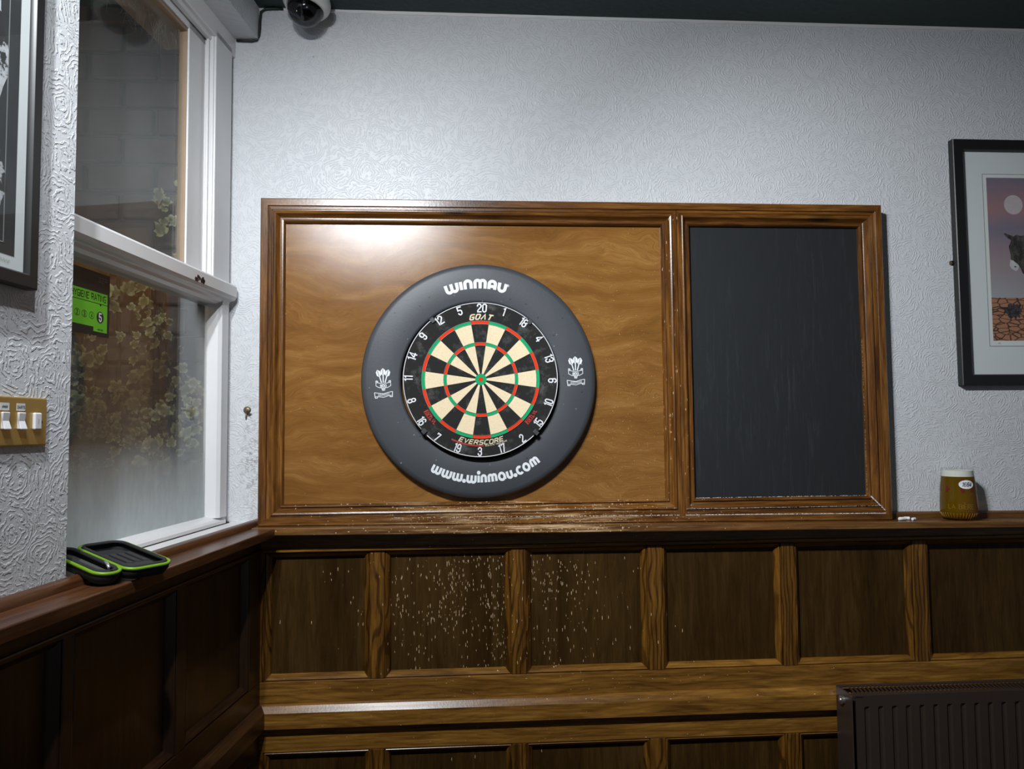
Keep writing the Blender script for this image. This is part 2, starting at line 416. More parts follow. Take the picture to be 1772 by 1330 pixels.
MAT['emboss'] = plain('raised glass lettering', (0.26, 0.15, 0.02), 0.15)
MAT['dark_red'] = plain('dark red glass print', (0.13, 0.010, 0.004), 0.4)
MAT['concrete'] = plain('outside ground', (0.05, 0.05, 0.045), 0.95)

t = NT('black foam surround')
v = t.coords()
c = t.mix(t.noise(v, 14, 4), (0.042, 0.046, 0.053), (0.055, 0.060, 0.068))
vo = t.n('TexVoronoi', inp={'Vector': t.coords((1, 1, 1)), 'Scale': 110.0})
sep = t.n('SeparateColor', inp={0: vo.outputs['Color']})
po_ = t.n('SeparateXYZ', inp={0: t.n('TexCoord').outputs['Object']})
rr = t.math('SQRT', t.math('ADD', t.math('POWER', po_.outputs[0], 2.0), t.math('POWER', po_.outputs[2], 2.0)))
den = t.ramp(rr, [(0.22, 0.16), (0.275, 0.03), (0.34, 0.012)])
pit = t.math('MULTIPLY', t.math('LESS_THAN', sep.outputs[0], den), t.math('LESS_THAN', vo.outputs['Distance'], 0.26))
c = t.mix(pit, c, t.ramp(sep.outputs[1], [(0.35, (0.012, 0.012, 0.013)), (0.55, (0.25, 0.26, 0.27))]))
t.set(Base_Color=c, Roughness=0.48)
t.bump(t.math('SUBTRACT', t.noise(v, 260, 3), pit), 0.25, 0.0006)
MAT['surround'] = t.m

def sisal(name, col, rub):
    t = NT(name); v = t.coords()
    f = t.noise(v, 420, 4)
    c = t.mix(t.ramp(f, [(0.38, 0.0), (0.62, 1.0)]), [x*0.92 for x in col], [min(1, x*1.05) for x in col])
    c = t.mix(t.math('MULTIPLY', t.ramp(t.noise(v, 26, 6, 0.7), [(0.52, 0.0), (0.75, 1.0)]), rub), c, (0.30, 0.30, 0.29))
    t.set(Base_Color=c, Roughness=0.9); t.p.inputs['Specular IOR Level'].default_value = 0.15
    t.bump(f, 0.2, 0.0004)
    return t.m
MAT['s_black'] = sisal('black sisal', (0.024, 0.023, 0.022), 0.30)
MAT['s_cream'] = sisal('cream sisal', (0.86, 0.70, 0.46), 0.03)
MAT['s_red'] = sisal('red sisal', (0.80, 0.045, 0.010), 0.04)
MAT['s_green'] = sisal('green sisal', (0.010, 0.38, 0.14), 0.04)

t = NT('blackboard paint')
v = t.coords((14, 1, 1.1)); v1 = t.coords((9, 1, 3))
sm = t.math('MULTIPLY', t.ramp(t.noise(v, 6, 7, 0.75), [(0.52, 0.0), (0.80, 1.0)]), t.ramp(t.noise(v1, 0.55, 2), [(0.42, 0.1), (0.62, 1.0)]))
c = t.mix(t.math('MULTIPLY', sm, 0.28), (0.0165, 0.0178, 0.0195), (0.12, 0.125, 0.135))
t.set(Base_Color=c, Roughness=0.55)
t.p.inputs['Specular IOR Level'].default_value = 0.30
t.bump(t.noise(t.coords((60, 1, 8)), 3, 4), 0.12, 0.0008)
MAT['chalkboard'] = t.m

def leaf_mat(name, a, b, vein):
    t = NT(name); v = t.coords(rnd=5)
    oi = t.n('ObjectInfo').outputs['Random']
    c = t.mix(oi, a, b)
    g = t.n('SeparateXYZ', inp={0: t.n('TexCoord').outputs['Generated']})
    rx = t.math('SUBTRACT', g.outputs[0], 0.5); rz = t.math('SUBTRACT', g.outputs[2], 0.40)
    r = t.math('SQRT', t.math('ADD', t.math('MULTIPLY', rx, rx), t.math('MULTIPLY', rz, rz)))
    r = t.math('ADD', r, t.math('MULTIPLY', t.math('SUBTRACT', t.noise(v, 70, 4), 0.5), 0.30))
    c = t.mix(t.ramp(r, [(0.26, 0.0), (0.40, 0.85)]), c, vein)
    t.set(Base_Color=c, Roughness=0.5)
    return t.m
MAT['leaf'] = leaf_mat('variegated ivy leaf', (0.07, 0.070, 0.018), (0.15, 0.13, 0.045), (0.34, 0.32, 0.17))
MAT['leaf_pale'] = leaf_mat('pale ivy leaf', (0.36, 0.42, 0.10), (0.45, 0.48, 0.20), (0.6, 0.6, 0.4))

def clear_glass(name, tint=(0.97, 0.98, 0.97), gain=1.0, rough=0.01):
    t = NT(name); t.t.nodes.remove(t.p)
    fr = schlick(t)
    tr = t.n('BsdfTransparent', inp={'Color': tint+(1,)})
    gl = t.n('BsdfGlossy', inp={'Roughness': rough})
    m = t.n('MixShader', inp={0: t.math('MULTIPLY', fr, gain, clamp=True), 1: tr.outputs[0], 2: gl.outputs[0]})
    t.t.links.new(m.outputs[0], t.out.inputs[0])
    return t.m
MAT['glazing'] = clear_glass('picture glass', gain=0.8)
MAT['tumbler'] = clear_glass('beer glass', (0.97, 0.98, 0.97), 0.45)
MAT['dome'] = clear_glass('tinted dome', (0.42, 0.42, 0.46), 1.3, 0.03)
t = NT('lager'); t.t.nodes.remove(t.p)
rf = t.n('BsdfRefraction', inp={'Color': (0.62, 0.33, 0.016, 1), 'IOR': 1.33, 'Roughness': 0.05})
tp = t.n('BsdfTransparent', inp={'Color': (0.85, 0.58, 0.08, 1)})
mx = t.n('MixShader', inp={0: 0.35, 1: rf.outputs[0], 2: tp.outputs[0]})
df = t.n('BsdfDiffuse', inp={'Color': (0.48, 0.27, 0.012, 1)})
m2 = t.n('MixShader', inp={0: 0.20, 1: mx.outputs[0], 2: df.outputs[0]})
t.t.links.new(m2.outputs[0], t.out.inputs[0]); MAT['lager'] = t.m
MAT['pane_low'] = pane_glass('misted lower window glass', [(0.0, 0.85), (0.10, 0.72), (0.24, 0.36), (0.36, 0.07), (0.55, 0.03), (1.0, 0.02)], z0=0.02, z1=0.62, gain=1.3)
MAT['pane_up'] = pane_glass('misted upper window glass', [(0.0, 0.05), (0.2, 0.08), (0.35, 0.10), (0.6, 0.06), (0.8, 0.03), (1.0, 0.01)], z0=0.67, z1=1.33, gain=0.65)

# ------------------------------------------------------------------ stroke lettering (flat print)
def arc(cx, cy, rx, ry, a0, a1, n=10):
    return [(cx+rx*cos(radians(a0+(a1-a0)*i/n)), cy+ry*sin(radians(a0+(a1-a0)*i/n))) for i in range(n+1)]
def U(x0, x1, top=1.0, r=None):
    r = (x1-x0)/2
    return [(x0, top)]+arc((x0+x1)/2, r, r, r, 180, 360)+[(x1, top)]
def N_(x0, x1, bot=0.0):
    r = (x1-x0)/2
    return [(x0, bot)]+arc((x0+x1)/2, 1-r, r, r, 180, 0)+[(x1, bot)]
# square-shouldered capitals and digits, height 1; (strokes, width)
K = 0.14
FONT = {
 'A': ([[(0, 0), (0.32, 1), (0.64, 0)], [(0.12, 0.34), (0.52, 0.34)]], 0.64),
 'B': ([[(0, 0), (0, 1), (0.44, 1), (0.56, 0.88), (0.56, 0.62), (0.46, 0.52), (0, 0.52)], [(0.46, 0.52), (0.58, 0.4), (0.58, 0.12), (0.46, 0), (0, 0)]], 0.58),
 'C': ([[(0.56, 1), (K, 1), (0, 1-K), (0, K), (K, 0), (0.56, 0)]], 0.56),
 'D': ([[(0, 0), (0, 1), (0.42, 1), (0.58, 0.84), (0.58, 0.16), (0.42, 0), (0, 0)]], 0.58),
 'E': ([[(0.54, 1), (0, 1), (0, 0), (0.54, 0)], [(0, 0.5), (0.48, 0.5)]], 0.54),
 'F': ([[(0.54, 1), (0, 1), (0, 0)], [(0, 0.5), (0.46, 0.5)]], 0.54),
 'G': ([[(0.60, 1), (K, 1), (0, 1-K), (0, K), (K, 0), (0.58, 0), (0.58, 0.48), (0.30, 0.48)]], 0.6),
 'H': ([[(0, 0), (0, 1)], [(0.58, 0), (0.58, 1)], [(0, 0.5), (0.58, 0.5)]], 0.58),
 'I': ([[(0, 0), (0, 1)]], 0.0),
 'L': ([[(0, 1), (0, 0), (0.5, 0)]], 0.5),
 'M': ([[(0, 0), (0, 1), (0.36, 0.3), (0.72, 1), (0.72, 0)]], 0.72),
 'N': ([[(0, 0), (0, 1), (0.58, 0), (0.58, 1)]], 0.58),
 'O': ([[(K, 1), (0.6-K, 1), (0.6, 1-K), (0.6, K), (0.6-K, 0), (K, 0), (0, K), (0, 1-K), (K, 1)]], 0.6),
 'P': ([[(0, 0), (0, 1), (0.44, 1), (0.56, 0.88), (0.56, 0.55), (0.44, 0.45), (0, 0.45)]], 0.56),
 'R': ([[(0, 0), (0, 1), (0.44, 1), (0.56, 0.88), (0.56, 0.58), (0.44, 0.48), (0, 0.48)], [(0.3, 0.48), (0.58, 0)]], 0.58),
 'S': ([[(0.56, 1), (K, 1), (0, 0.9), (0, 0.62), (0.1, 0.52), (0.46, 0.48), (0.56, 0.38), (0.56, 0.1), (0.44, 0), (0, 0)]], 0.56),
 'T': ([[(0, 1), (0.6, 1)], [(0.3, 1), (0.3, 0)]], 0.6),
 'U': ([[(0, 1), (0, K), (K, 0), (0.44, 0), (0.58, K), (0.58, 1)]], 0.58),
 'V': ([[(0, 1), (0.3, 0), (0.6, 1)]], 0.6),
 'X': ([[(0, 1), (0.6, 0)], [(0, 0), (0.6, 1)]], 0.6),
 'Y': ([[(0, 1), (0.3, 0.5), (0.6, 1)], [(0.3, 0.5), (0.3, 0)]], 0.6),
 '^': ([[(0, 0), (0.34, 1), (0.66, 0)]], 0.66),
 ' ': ([], 0.3), '.': ([[(0, 0), (0, 0.02)]], 0.0), '-': ([[(0, 0.5), (0.4, 0.5)]], 0.4),
 '0': ([[(K, 1), (0.46-K, 1), (0.46, 1-K), (0.46, K), (0.46-K, 0), (K, 0), (0, K), (0, 1-K), (K, 1)]], 0.46),
 '1': ([[(0, 0.86), (0.16, 1), (0.16, 0)]], 0.16),
 '2': ([[(0, 0.74), (0, 1-K), (K, 1), (0.46-K, 1), (0.46, 1-K), (0.46, 0.66), (0.0, 0.16), (0, 0), (0.48, 0)]], 0.46),
 '3': ([[(0, 0.78), (0, 1-K), (K, 1), (0.46-K, 1), (0.46, 1-K), (0.46, 0.62), (0.34, 0.52), (0.16, 0.52)], [(0.34, 0.52), (0.46, 0.42), (0.46, K), (0.46-K, 0), (K, 0), (0, K), (0, 0.24)]], 0.46),
 '4': ([[(0.36, 0), (0.36, 1), (0, 0.36), (0, 0.26), (0.50, 0.26)]], 0.5),
 '5': ([[(0.46, 1), (0, 1), (0, 0.56), (0.32, 0.58), (0.46, 0.46), (0.46, K), (0.46-K, 0), (K, 0), (0, K), (0, 0.22)]], 0.46),
 '6': ([[(0.44, 0.8), (0.44, 1-K), (0.46-K, 1), (K, 1), (0, 1-K), (0, K), (K, 0), (0.46-K, 0), (0.46, K), (0.46, 0.44), (0.34, 0.56), (0, 0.52)]], 0.46),
 '7': ([[(0, 0.86), (0, 1), (0.46, 1), (0.16, 0)]], 0.46),
 '8': ([[(0.1, 0.52), (0, 0.64), (0, 1-K), (K, 1), (0.46-K, 1), (0.46, 1-K), (0.46, 0.64), (0.36, 0.52), (0.1, 0.52), (0, 0.4), (0, K), (K, 0), (0.46-K, 0), (0.46, K), (0.46, 0.4), (0.36, 0.52)]], 0.46),
 '9': ([[(0.02, 0.2), (0.02, K), (K, 0), (0.46-K, 0), (0.46, K), (0.46, 1-K), (0.46-K, 1), (K, 1), (0, 1-K), (0, 0.56), (0.12, 0.44), (0.46, 0.48)]], 0.46),
}
# rounded heavy letters
RND = {
 'W': ([U(0, 0.645), U(0.645, 1.29)], 1.29), 'I': ([[(0, 0), (0, 1)]], 0.0), 'N': ([N_(0, 0.71)], 0.71),
 'M': ([N_(0, 0.595), N_(0.595, 1.19)], 1.19), 'A': ([N_(0, 0.71), [(0, 0.36), (0.71, 0.36)]], 0.71), 'U': ([U(0, 0.73)], 0.73),
 'w': ([U(0, 0.595), U(0.595, 1.19)], 1.19), 'i': ([[(0, 0), (0, 1)], arc(0, 1.42, 0.10, 0.10, 0, 360, 10)], 0.0), 'n': ([N_(0, 0.60)], 0.60),
 'm': ([N_(0, 0.55), N_(0.55, 1.10)], 1.10), 'a': ([arc(0.42, 0.5, 0.42, 0.5, 0, 360, 20), [(0.84, 0), (0.84, 0.6)]], 0.84),
 'u': ([U(0, 0.63)], 0.63), '.': ([arc(0, 0.08, 0.10, 0.10, 0, 360, 10)], 0.0), 'c': ([arc(0.42, 0.5, 0.42, 0.5, 48, 312, 16)], 0.62),
 'o': ([arc(0.42, 0.5, 0.42, 0.5, 0, 360, 22)], 0.84),
}
def layout(text, font, track=0.25):
    x = 0; out = []
    for ch in text:
        st, wd = font[ch]
        out.append(([[(px+x, py) for px, py in s] for s in st], x, wd)); x += wd+track
    return out, x-track
def ribbon(poly, wd, cap=True):
    """a polyline thickened to quads"""
    p = [Vector((a, b)) for a, b in poly]
    closed = (p[0]-p[-1]).length < 1e-6
    if closed: p = p[:-1]
    n = len(p); L = []; R = []
    for i in range(n):
        if closed: a, b = p[i]-p[i-1], p[(i+1) % n]-p[i]
        else:
            a = p[i]-p[i-1] if i > 0 else p[1]-p[0]
            b = p[i+1]-p[i] if i < n-1 else p[-1]-p[-2]
        a = a.normalized(); b = b.normalized()
        na, nb = Vector((-a.y, a.x)), Vector((-b.y, b.x))
        m = na+nb
        m = m.normalized() if m.length > 1e-4 else na
        k = min(1.9, 1/max(0.35, m.dot(na)))
        q = p[i].copy()
        if cap and not closed and i == 0: q -= a*wd*cap*0.5
        if cap and not closed and i == n-1: q += b*wd*cap*0.5
        L.append(q+m*wd*0.5*k); R.append(q-m*wd*0.5*k)
    vs = L+R; fs = []
    for i in range(n if closed else n-1):
        j = (i+1) % n
        fs.append((i, j, n+j, n+i))
    return [(a.x, a.y) for a in vs], fs
LAYER = [0]
def stroke(mb, f, pts, wd, cap=1.0):
    """one printed stroke; crossing strokes lie a hair above one another, as paint does"""
    vs, fs = ribbon(pts, wd, cap)
    o = Vector(f(0, 0)); nn = (Vector(f(1e-3, 0))-o).cross(Vector(f(0, 1e-3))-o).normalized()
    LAYER[0] = (LAYER[0]+1) % 8
    h = len(vs)//2
    mb.add([Vector(f(a, b))+nn*(0.00003*LAYER[0]+0.000012*(i % h)) for i, (a, b) in enumerate(vs)], fs)
def write(mb, text, f, h, wd, font=FONT, track=0.25, slant=0.0, wide=1.0, align=0.5, cap=1.0):
    """adds lettering: f maps (x along the line, y above the baseline), metres, to a point"""
    lay, tot = layout(text, font, track)
    for strokes, x0, cw in lay:
        for s in strokes:
            s = [(a*h*wide+slant*b*h, b*h) for a, b in s]
            stroke(mb, (lambda a, b: f(a-tot*h*wide*align, b)), s, wd, cap)
def onarc(cx, cz, y, r, mid, sign=1):
    """letters round a circle in a y-plane; sign 1: upright at the top, -1: upright at the bottom; mid = clock angle (deg, clockwise from 12)"""
    def f(a, b):
        if sign > 0:
            an = radians(mid)+a/r; rr = r+b
        else:
            an = radians(mid)-a/r; rr = r-b
        return (cx+rr*sin(an), y, cz+rr*cos(an))
    return f
def flat(x, z, y, rot=0.0):
    c, s = cos(radians(rot)), sin(radians(rot))
    return lambda a, b: (x+a*c-b*s, y, z+a*s+b*c)

# ================================================================== SETTING
# ---- floor, ceiling, walls
tag(MB().box(-1.4, 3.2, -5.0, 0.0, -0.05, 0.0).build('floor', MAT['floor']), 'dark carpeted floor below the panelling', None, None, 'structure')
tag(MB().box(-1.6, 3.2, -5.0, 0.25, 2.858, 2.95).build('ceiling', MAT['green']), 'dark green textured ceiling', None, None, 'structure')
tag(MB().box(-0.745, 3.2, 0.0, 0.25, 0.0, 2.858).build('wall_back', MAT['paper_back']), 'white embossed-paper wall behind the dartboard', None, None, 'structure')
m = MB()
m.box(0.86, 3.2, -0.24, 0.0, 1.30, 2.858)          # pier beside the window
m.box(-0.09, 0.86, -0.205, 0.0, 2.758, 2.858)       # over the window
m.box(-0.09, 0.86, -0.24, -0.02, 0.0, 1.295)        # under the window
m.box(0.86, 3.2, -0.24, -0.001, 0.0, 1.30)
tag(m.build('wall_left', MAT['paper_left'], left=True), 'white embossed-paper wall at the left with the window opening', None, None, 'structure')
# ragged paint seam where the wall meets the ceiling
m = MB(); n = 90; r0 = []
random.seed(3)
for i in range(n+1):
    x = -0.60+2.9*i/n; d = 0.006+0.004*random.random()
    r0.append([(x, 0.0, 2.858), (x, -0.004, 2.858), (x, -0.003, 2.858-d), (x, 0.0, 2.858-d-0.002)])
m.loft(r0, True, True)
m.build('paint_seam', MAT['gloss_white'], bpy.data.objects['wall_back'])

# ---- bricks outside, seen through the window
wo = empty('wall_outside', (-1.1, 0.03, 1.2), label='brown brick wall outside the window', kind='structure')
MB().box(-1.9, -0.75, 0.035, 0.12, 0.0, 3.1).build('mortar_bed', MAT['mortar'], wo)
bme = None; random.seed(11)
for r in range(20):
    for cidx in range(6):
        x = -1.36+0.2*cidx+(0.1 if r % 2 else 0); z = 1.235+0.085*r
        if x > -0.80: continue
        if bme is None:
            b = MB().box(-0.094, 0.094, -0.010, 0.02, -0.037, 0.037)
            o = b.build('brick', MAT['brick'], None, bevel=0.004); bme = o.data; o.parent = wo
        else:
            o = link('brick', bme, wo)
            md = o.modifiers.new('bevel', 'BEVEL'); md.width = 0.004; md.segments = 1
        o.location = (x+1.1+random.uniform(-.003, .003), random.uniform(-.004, .002), z-1.2)
        o.rotation_euler = (0, random.uniform(-.012, .012), 0)
tag(MB().box(-2.2, -0.9, -3.0, 0.04, -0.05, 0.0).build('ground_outside', MAT['concrete']), 'dark ground outside the window', None, None, 'structure')

# ---- window
wn = empty('window_1', (0.43, -0.07, 1.33), True, 'white painted wooden window with a misted pane above and below a transom', kind='structure')
W_ = MAT['gloss_white']
MB().box(-0.01, 0.035, -0.12, -0.078, 1.31, 2.75).box(0.82, 0.875, -0.12, -0.078, 1.31, 2.75).build('jamb_strip', W_, wn, bevel=0.002)
MB().box(0.03, 0.138, -0.125, -0.068, 1.96, 2.72).build('jamb', W_, wn, bevel=0.003)
MB().box(0.80, 0.87, -0.125, -0.068, 1.32, 2.72).build('jamb', W_, wn, bevel=0.003)
MB().box(0.137, 0.142, -0.105, -0.0735, 1.985, 2.70).build('parting_bead', W_, wn, bevel=0.002)
MB().box(0.136, 0.150, -0.092, -0.084, 1.985, 2.70).build('parting_bead', W_, wn, bevel=0.002)
MB().box(0.0, 0.86, -0.110, -0.068, 2.70, 2.759).build('head', W_, wn, bevel=0.003)
MB().box(0.05, 0.86, -0.094, -0.080, 2.688, 2.702).build('head_bead', W_, wn, bevel=0.002)
# upper sash
MB().box(0.138, 0.236, -0.104, -0.098, 1.98, 2.70).build('upper_stile', W_, wn, bevel=0.002)
MB().box(0.138, 0.86, -0.104, -0.098, 2.672, 2.705).build('upper_rail', W_, wn, bevel=0.002)
MB().box(0.228, 0.86, -0.118, -0.114, 1.99, 2.685).build('upper_pane', MAT['pane_up'], wn)
# aged outer lining of the upper opening
MB().box(0.140, 0.2362, -0.126, -0.104, 1.98, 2.70).build('outer_jamb_lining', MAT['old_cream'], wn, bevel=0.003)
MB().box(0.14, 0.9, -0.215, -0.104, 2.664, 2.70).build('outer_head_lining', MAT['old_cream'], wn, bevel=0.003)
# transom: sloping face, stepped and hollowed underside
m = MB(); m.prism([(-0.135, 1.962), (-0.135, 2.010), (-0.050, 2.010), (-0.046, 2.004), (-0.046, 1.975), (-0.052, 1.966), (-0.066, 1.962), (-0.070, 1.954), (-0.080, 1.948), (-0.135, 1.948)], 'x', 0.028, 0.862)
m.build('transom', W_, wn, bevel=0.002)
# flaked patch on the transom
m = MB(); random.seed(5)
for k in range(9):
    u0 = 0.265+random.uniform(-0.03, 0.03); z0 = 1.984+random.uniform(-.006, .006)
    pts = [(u0+random.uniform(.004, .011)*cos(a), -0.0455, z0+random.uniform(.003, .008)*sin(a)) for a in [i*pi/3 for i in range(6)]]
    m.add(pts, [tuple(range(6))])
m.build('flaked_paint', MAT['flaked'], wn, kind='stuff')
# lower sash
MB().prism([(0.036, -0.112), (0.093, -0.112), (0.093, -0.101), (0.089, -0.086), (0.086, -0.076), (0.078, -0.067), (0.036, -0.066)], 'z', 1.345, 1.962).build('lower_stile', W_, wn, bevel=0.0015)
MB().box(0.79, 0.862, -0.11, -0.066, 1.345, 1.962).build('lower_stile', W_, wn, bevel=0.002)
MB().prism([(-0.112, 1.326), (-0.112, 1.350), (-0.100, 1.350), (-0.086, 1.346), (-0.074, 1.341), (-0.068, 1.335), (-0.067, 1.326)], 'x', 0.036, 0.862).build('bottom_rail', W_, wn, bevel=0.0015)
MB().box(0.085, 0.80, -0.1080, -0.1040, 1.340, 1.960).build('lower_pane', MAT['pane_low'], wn)
MB().box(-0.01, 0.862, -0.130, -0.070, 1.28, 1.327).build('sill_back', MAT['flaked'], wn)
MB().box(-0.012, 0.861, -0.066, 0.002, 1.290, 1.325).build('sill_board', W_, wn, bevel=0.002)

# ---- left shelf and panelling
SZ = 1.315
tl = empty('trim_1', (0.5, 0.05, 1.30), True, 'dark stained wooden shelf and nosing below the window', kind='structure')
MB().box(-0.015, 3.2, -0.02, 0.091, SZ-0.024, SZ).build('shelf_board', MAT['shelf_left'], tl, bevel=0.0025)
m = MB(); m.prism([(0.0, SZ-0.001), (0.0, 1.331), (0.008, 1.334), (0.016, 1.332), (0.022, 1.325), (0.023, SZ-0.001)], 'x', 0.0, 3.2)
m.build('nosing', MAT['shelf_left'], tl, smooth='auto')

YP, YF = 0.012, 0.032       # depth of panel faces and of frame faces, from the wall
def panelling(tr, sx, stiles, ends, zr, mats, YS):
    """YS = +1 when the room side is +local Y, -1 when it is -Y. stiles: list of (x0,x1); panels lie between consecutive stiles"""
    mv, mh, mp, mm = mats
    def Y(a): return a*YS
    def bx(x0, x1, a, b, z0, z1):
        y0, y1 = sorted((Y(a), Y(b)))
        return MB().box(x0, x1, y0, y1, z0, z1)
    x0, x1 = ends
    z_top, z_r1, z_r2, z_m1, z_m2, z_r3, z_low = zr
    bx(x0, x1, -0.005, 0.002, 0.0, z_top).build('backing', mp, tr)
    bx(x0, x1, 0.0, YF, z_r1, z_top).build('rail', mh, tr, bevel=0.002)
    bx(x0, x1, 0.0, YF+0.008, z_r1+0.001, z_r1+0.012).build('lip_moulding', mh, tr, bevel=0.003)
    bx(x0, x1, 0.0, YF, z_m1-0.02, z_r2).build('rail', mh, tr, bevel=0.002)
    m = MB(); m.prism([(Y(0.0), z_m1), (Y(YF), z_m1+0.003), (Y(YF+0.009), z_m1+0.001), (Y(YF+0.0215), z_m1-0.0165), (Y(YF+0.022), z_m2), (Y(0.0), z_m2)], 'x', x0, x1)
    m.build('dado_moulding', mh, tr, bevel=0.001)
    bx(x0, x1, 0.0, YF, z_r3, z_m2+0.004).build('rail', mh, tr, bevel=0.002)
    bx(x0, x1, 0.0, YF, 0.02, z_low).build('rail', mh, tr, bevel=0.002)
    for row, (za, zb) in enumerate(((z_r2, z_r1), (z_low, z_r3))):
        for i, (a, b) in enumerate(stiles):
            bx(a, b, 0.0, YF, za, zb).build('stile', mv, tr, bevel=0.002)
            if i+1 < len(stiles):
                c, d = b, stiles[i+1][0]
                bx(c, d, 0.0, YP, za, zb).build('panel', mp, tr)
                k = 0.017
                prof = [(0.0, 0.0), (0.0, YF-0.005), (0.004, YF-0.002), (k-0.004, YF-0.0105), (k, YP), (k, 0.0)]
                mitred(c, d, za, zb, prof, YS, tr, mh, mm, 'panel_moulding')

def mitred(x0, x1, z0, z1, prof, YS, parent, mh, mv, name, bevel=0.0, z0b=None):
    """four mitred lengths of moulding inside a rectangle; prof = (distance in from the edge, height off the wall)"""
    z0b = z0 if z0b is None else z0b
    cor = [((x0, z0), (1, 1)), ((x1, z0b), (-1, 1)), ((x1, z1), (-1, -1)), ((x0, z1), (1, -1))]
    res = []
    for k in range(4):
        (p, pd), (q, qd) = cor[k], cor[(k+1) % 4]
        A = [(p[0]+pd[0]*w, h*YS, p[1]+pd[1]*w) for w, h in prof]
        B = [(q[0]+qd[0]*w, h*YS, q[1]+qd[1]*w) for w, h in prof]
        m = MB(); m.loft([A, B], True, True)
        res.append(m.build(name, mh if k % 2 == 0 else mv, parent, smooth='auto'))
    return res

tp_l = empty('trim_2', (0.5, 0.0, 0.0), True, 'dark shadowed wood panelling below the window', kind='structure')
zr = (1.295, 1.240, 0.879, 0.815, 0.755, 0.684, 0.15)
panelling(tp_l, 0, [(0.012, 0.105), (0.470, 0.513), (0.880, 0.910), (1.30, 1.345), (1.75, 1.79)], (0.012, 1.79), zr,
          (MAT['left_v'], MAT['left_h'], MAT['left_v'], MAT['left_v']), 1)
tp_b = empty('trim_3', (0.0, 0.0, 0.0), label='brown stained wood panelling below the dartboard shelf', kind='structure')
panelling(tp_b, 0, [(-0.652, -0.618), (-0.322, -0.279), (0.084, 0.128), (0.487, 0.533), (0.892, 0.934), (1.300, 1.344), (1.700, 1.745), (2.10, 2.145)], (-0.652, 2.145), zr,
          (MAT['stile'], MAT['rail'], MAT['panel'], MAT['stile']), -1)
# ---- back shelf, tilted a little as in the photograph
ts = empty('trim_4', (0.0, 0.0, 1.30), label='stained pine shelf running under the dartboard backboard', kind='structure')
zs = lambda x: 1.3168-0.0074*(x+0.57)
m = MB(); A = []
for x in (-0.640, 2.2):
    z = zs(x); A.append([(x, 0.0, z-0.022), (x, 0.0, z), (x, -0.0905, z), (x, -0.093, z-0.003), (x, -0.093, z-0.019), (x, -0.090, z-0.022)])
m.loft(A); m.build('shelf_board', MAT['shelf_h'], ts)
m = MB(); A = []
for x in (1.232, 2.2):
    z = zs(x); A.append([(x, 0.0, z), (x, 0.0, z+0.020), (x, -0.008, z+0.020), (x, -0.014, z+0.015), (x, -0.015, z)])
m.loft(A); m.build('wall_bead', MAT['shelf_h'], ts, smooth='auto')

# ================================================================== BACKBOARD
bb = empty('dart_backboard', (0.3, 0.0, 1.31), label='varnished wooden backboard with moulded frame, holding the dartboard and a blackboard', cat='backboard')
X0, X1, ZT = -0.634, 1.232, 2.262
ZL, ZR = zs(X0)+0.0005, zs(X1)+0.0005
BW = 0.022
# outer battens, mitred
def batten(p, q, pd, qd, mat):
    prof = [(0, 0.0), (0, 0.050), (0.0025, 0.0525), (BW-0.0015, 0.0525), (BW, 0.051), (BW, 0.0)]
    A = [(p[0]+pd[0]*a, -h, p[1]+pd[1]*a) for a, h in prof]; B = [(q[0]+qd[0]*a, -h, q[1]+qd[1]*a) for a, h in prof]
    m = MB(); m.loft([A, B]); m.build('outer_batten', mat, bb, smooth='auto')
C4 = [((X0, ZL), (1, 1)), ((X1, ZR), (-1, 1)), ((X1, ZT), (-1, -1)), ((X0, ZT), (1, -1))]
for k in range(4):
    (p, pd), (q, qd) = C4[k], C4[(k+1) % 4]
    batten(p, q, pd, qd, MAT['frame_h'] if k % 2 == 0 else MAT['frame_v'])
FP = [(0.0005, 0.0), (0.0005, 0.048), (0.009, 0.0485), (0.0105, 0.046), (0.012, 0.046), (0.0135, 0.0485), (0.017, 0.050), (0.021, 0.0485), (0.023, 0.045),
      (0.026, 0.038), (0.031, 0.034), (0.035, 0.034), (0.0365, 0.038), (0.040, 0.0375), (0.0435, 0.033), (0.0445, 0.026), (0.0445, 0.0)]
XM = 0.5925
zb = lambda x: zs(x)+BW
mitred(X0+BW, XM-0.0002, 1.3325, ZT-BW, FP, -1, bb, MAT['frame_h'], MAT['frame_v'], 'frame_moulding')
mitred(XM+0.0002, X1-BW, 1.3315, ZT-BW, FP, -1, bb, MAT['frame_h'], MAT['frame_v'], 'frame_moulding')
m = MB(); m.add([(X0+BW, -0.02, zs(X0)+BW-0.003), (X1-BW, -0.02, zs(X1)+BW-0.003), (X1-BW, -0.02, 1.336), (X0+BW, -0.02, 1.336),
                 (X0+BW, -0.047, zs(X0)+BW-0.003), (X1-BW, -0.047, zs(X1)+BW-0.003), (X1-BW, -0.047, 1.336), (X0+BW, -0.047, 1.336)],
                [(0, 1, 2, 3), (4, 7, 6, 5), (0, 4, 5, 1), (3, 2, 6, 7), (0, 3, 7, 4), (1, 5, 6, 2)])
m.build('packing_strip', MAT['frame_h'], bb)
MB().box(X0+0.01, XM, -0.022, -0.002, 1.33, ZT-0.01).build('plywood_panel', MAT['ply'], bb)
MB().box(XM, X1-0.01, -0.024, -0.002, 1.33, ZT-0.01).build('blackboard_panel', MAT['chalkboard'], bb, label='black writing panel with faint chalk smears')
# square black bead round the blackboard, right side
MB().box(1.1665, 1.1735, -0.031, -0.022, 1.376, 2.195).build('blackboard_bead', MAT['chalkboard'], bb)
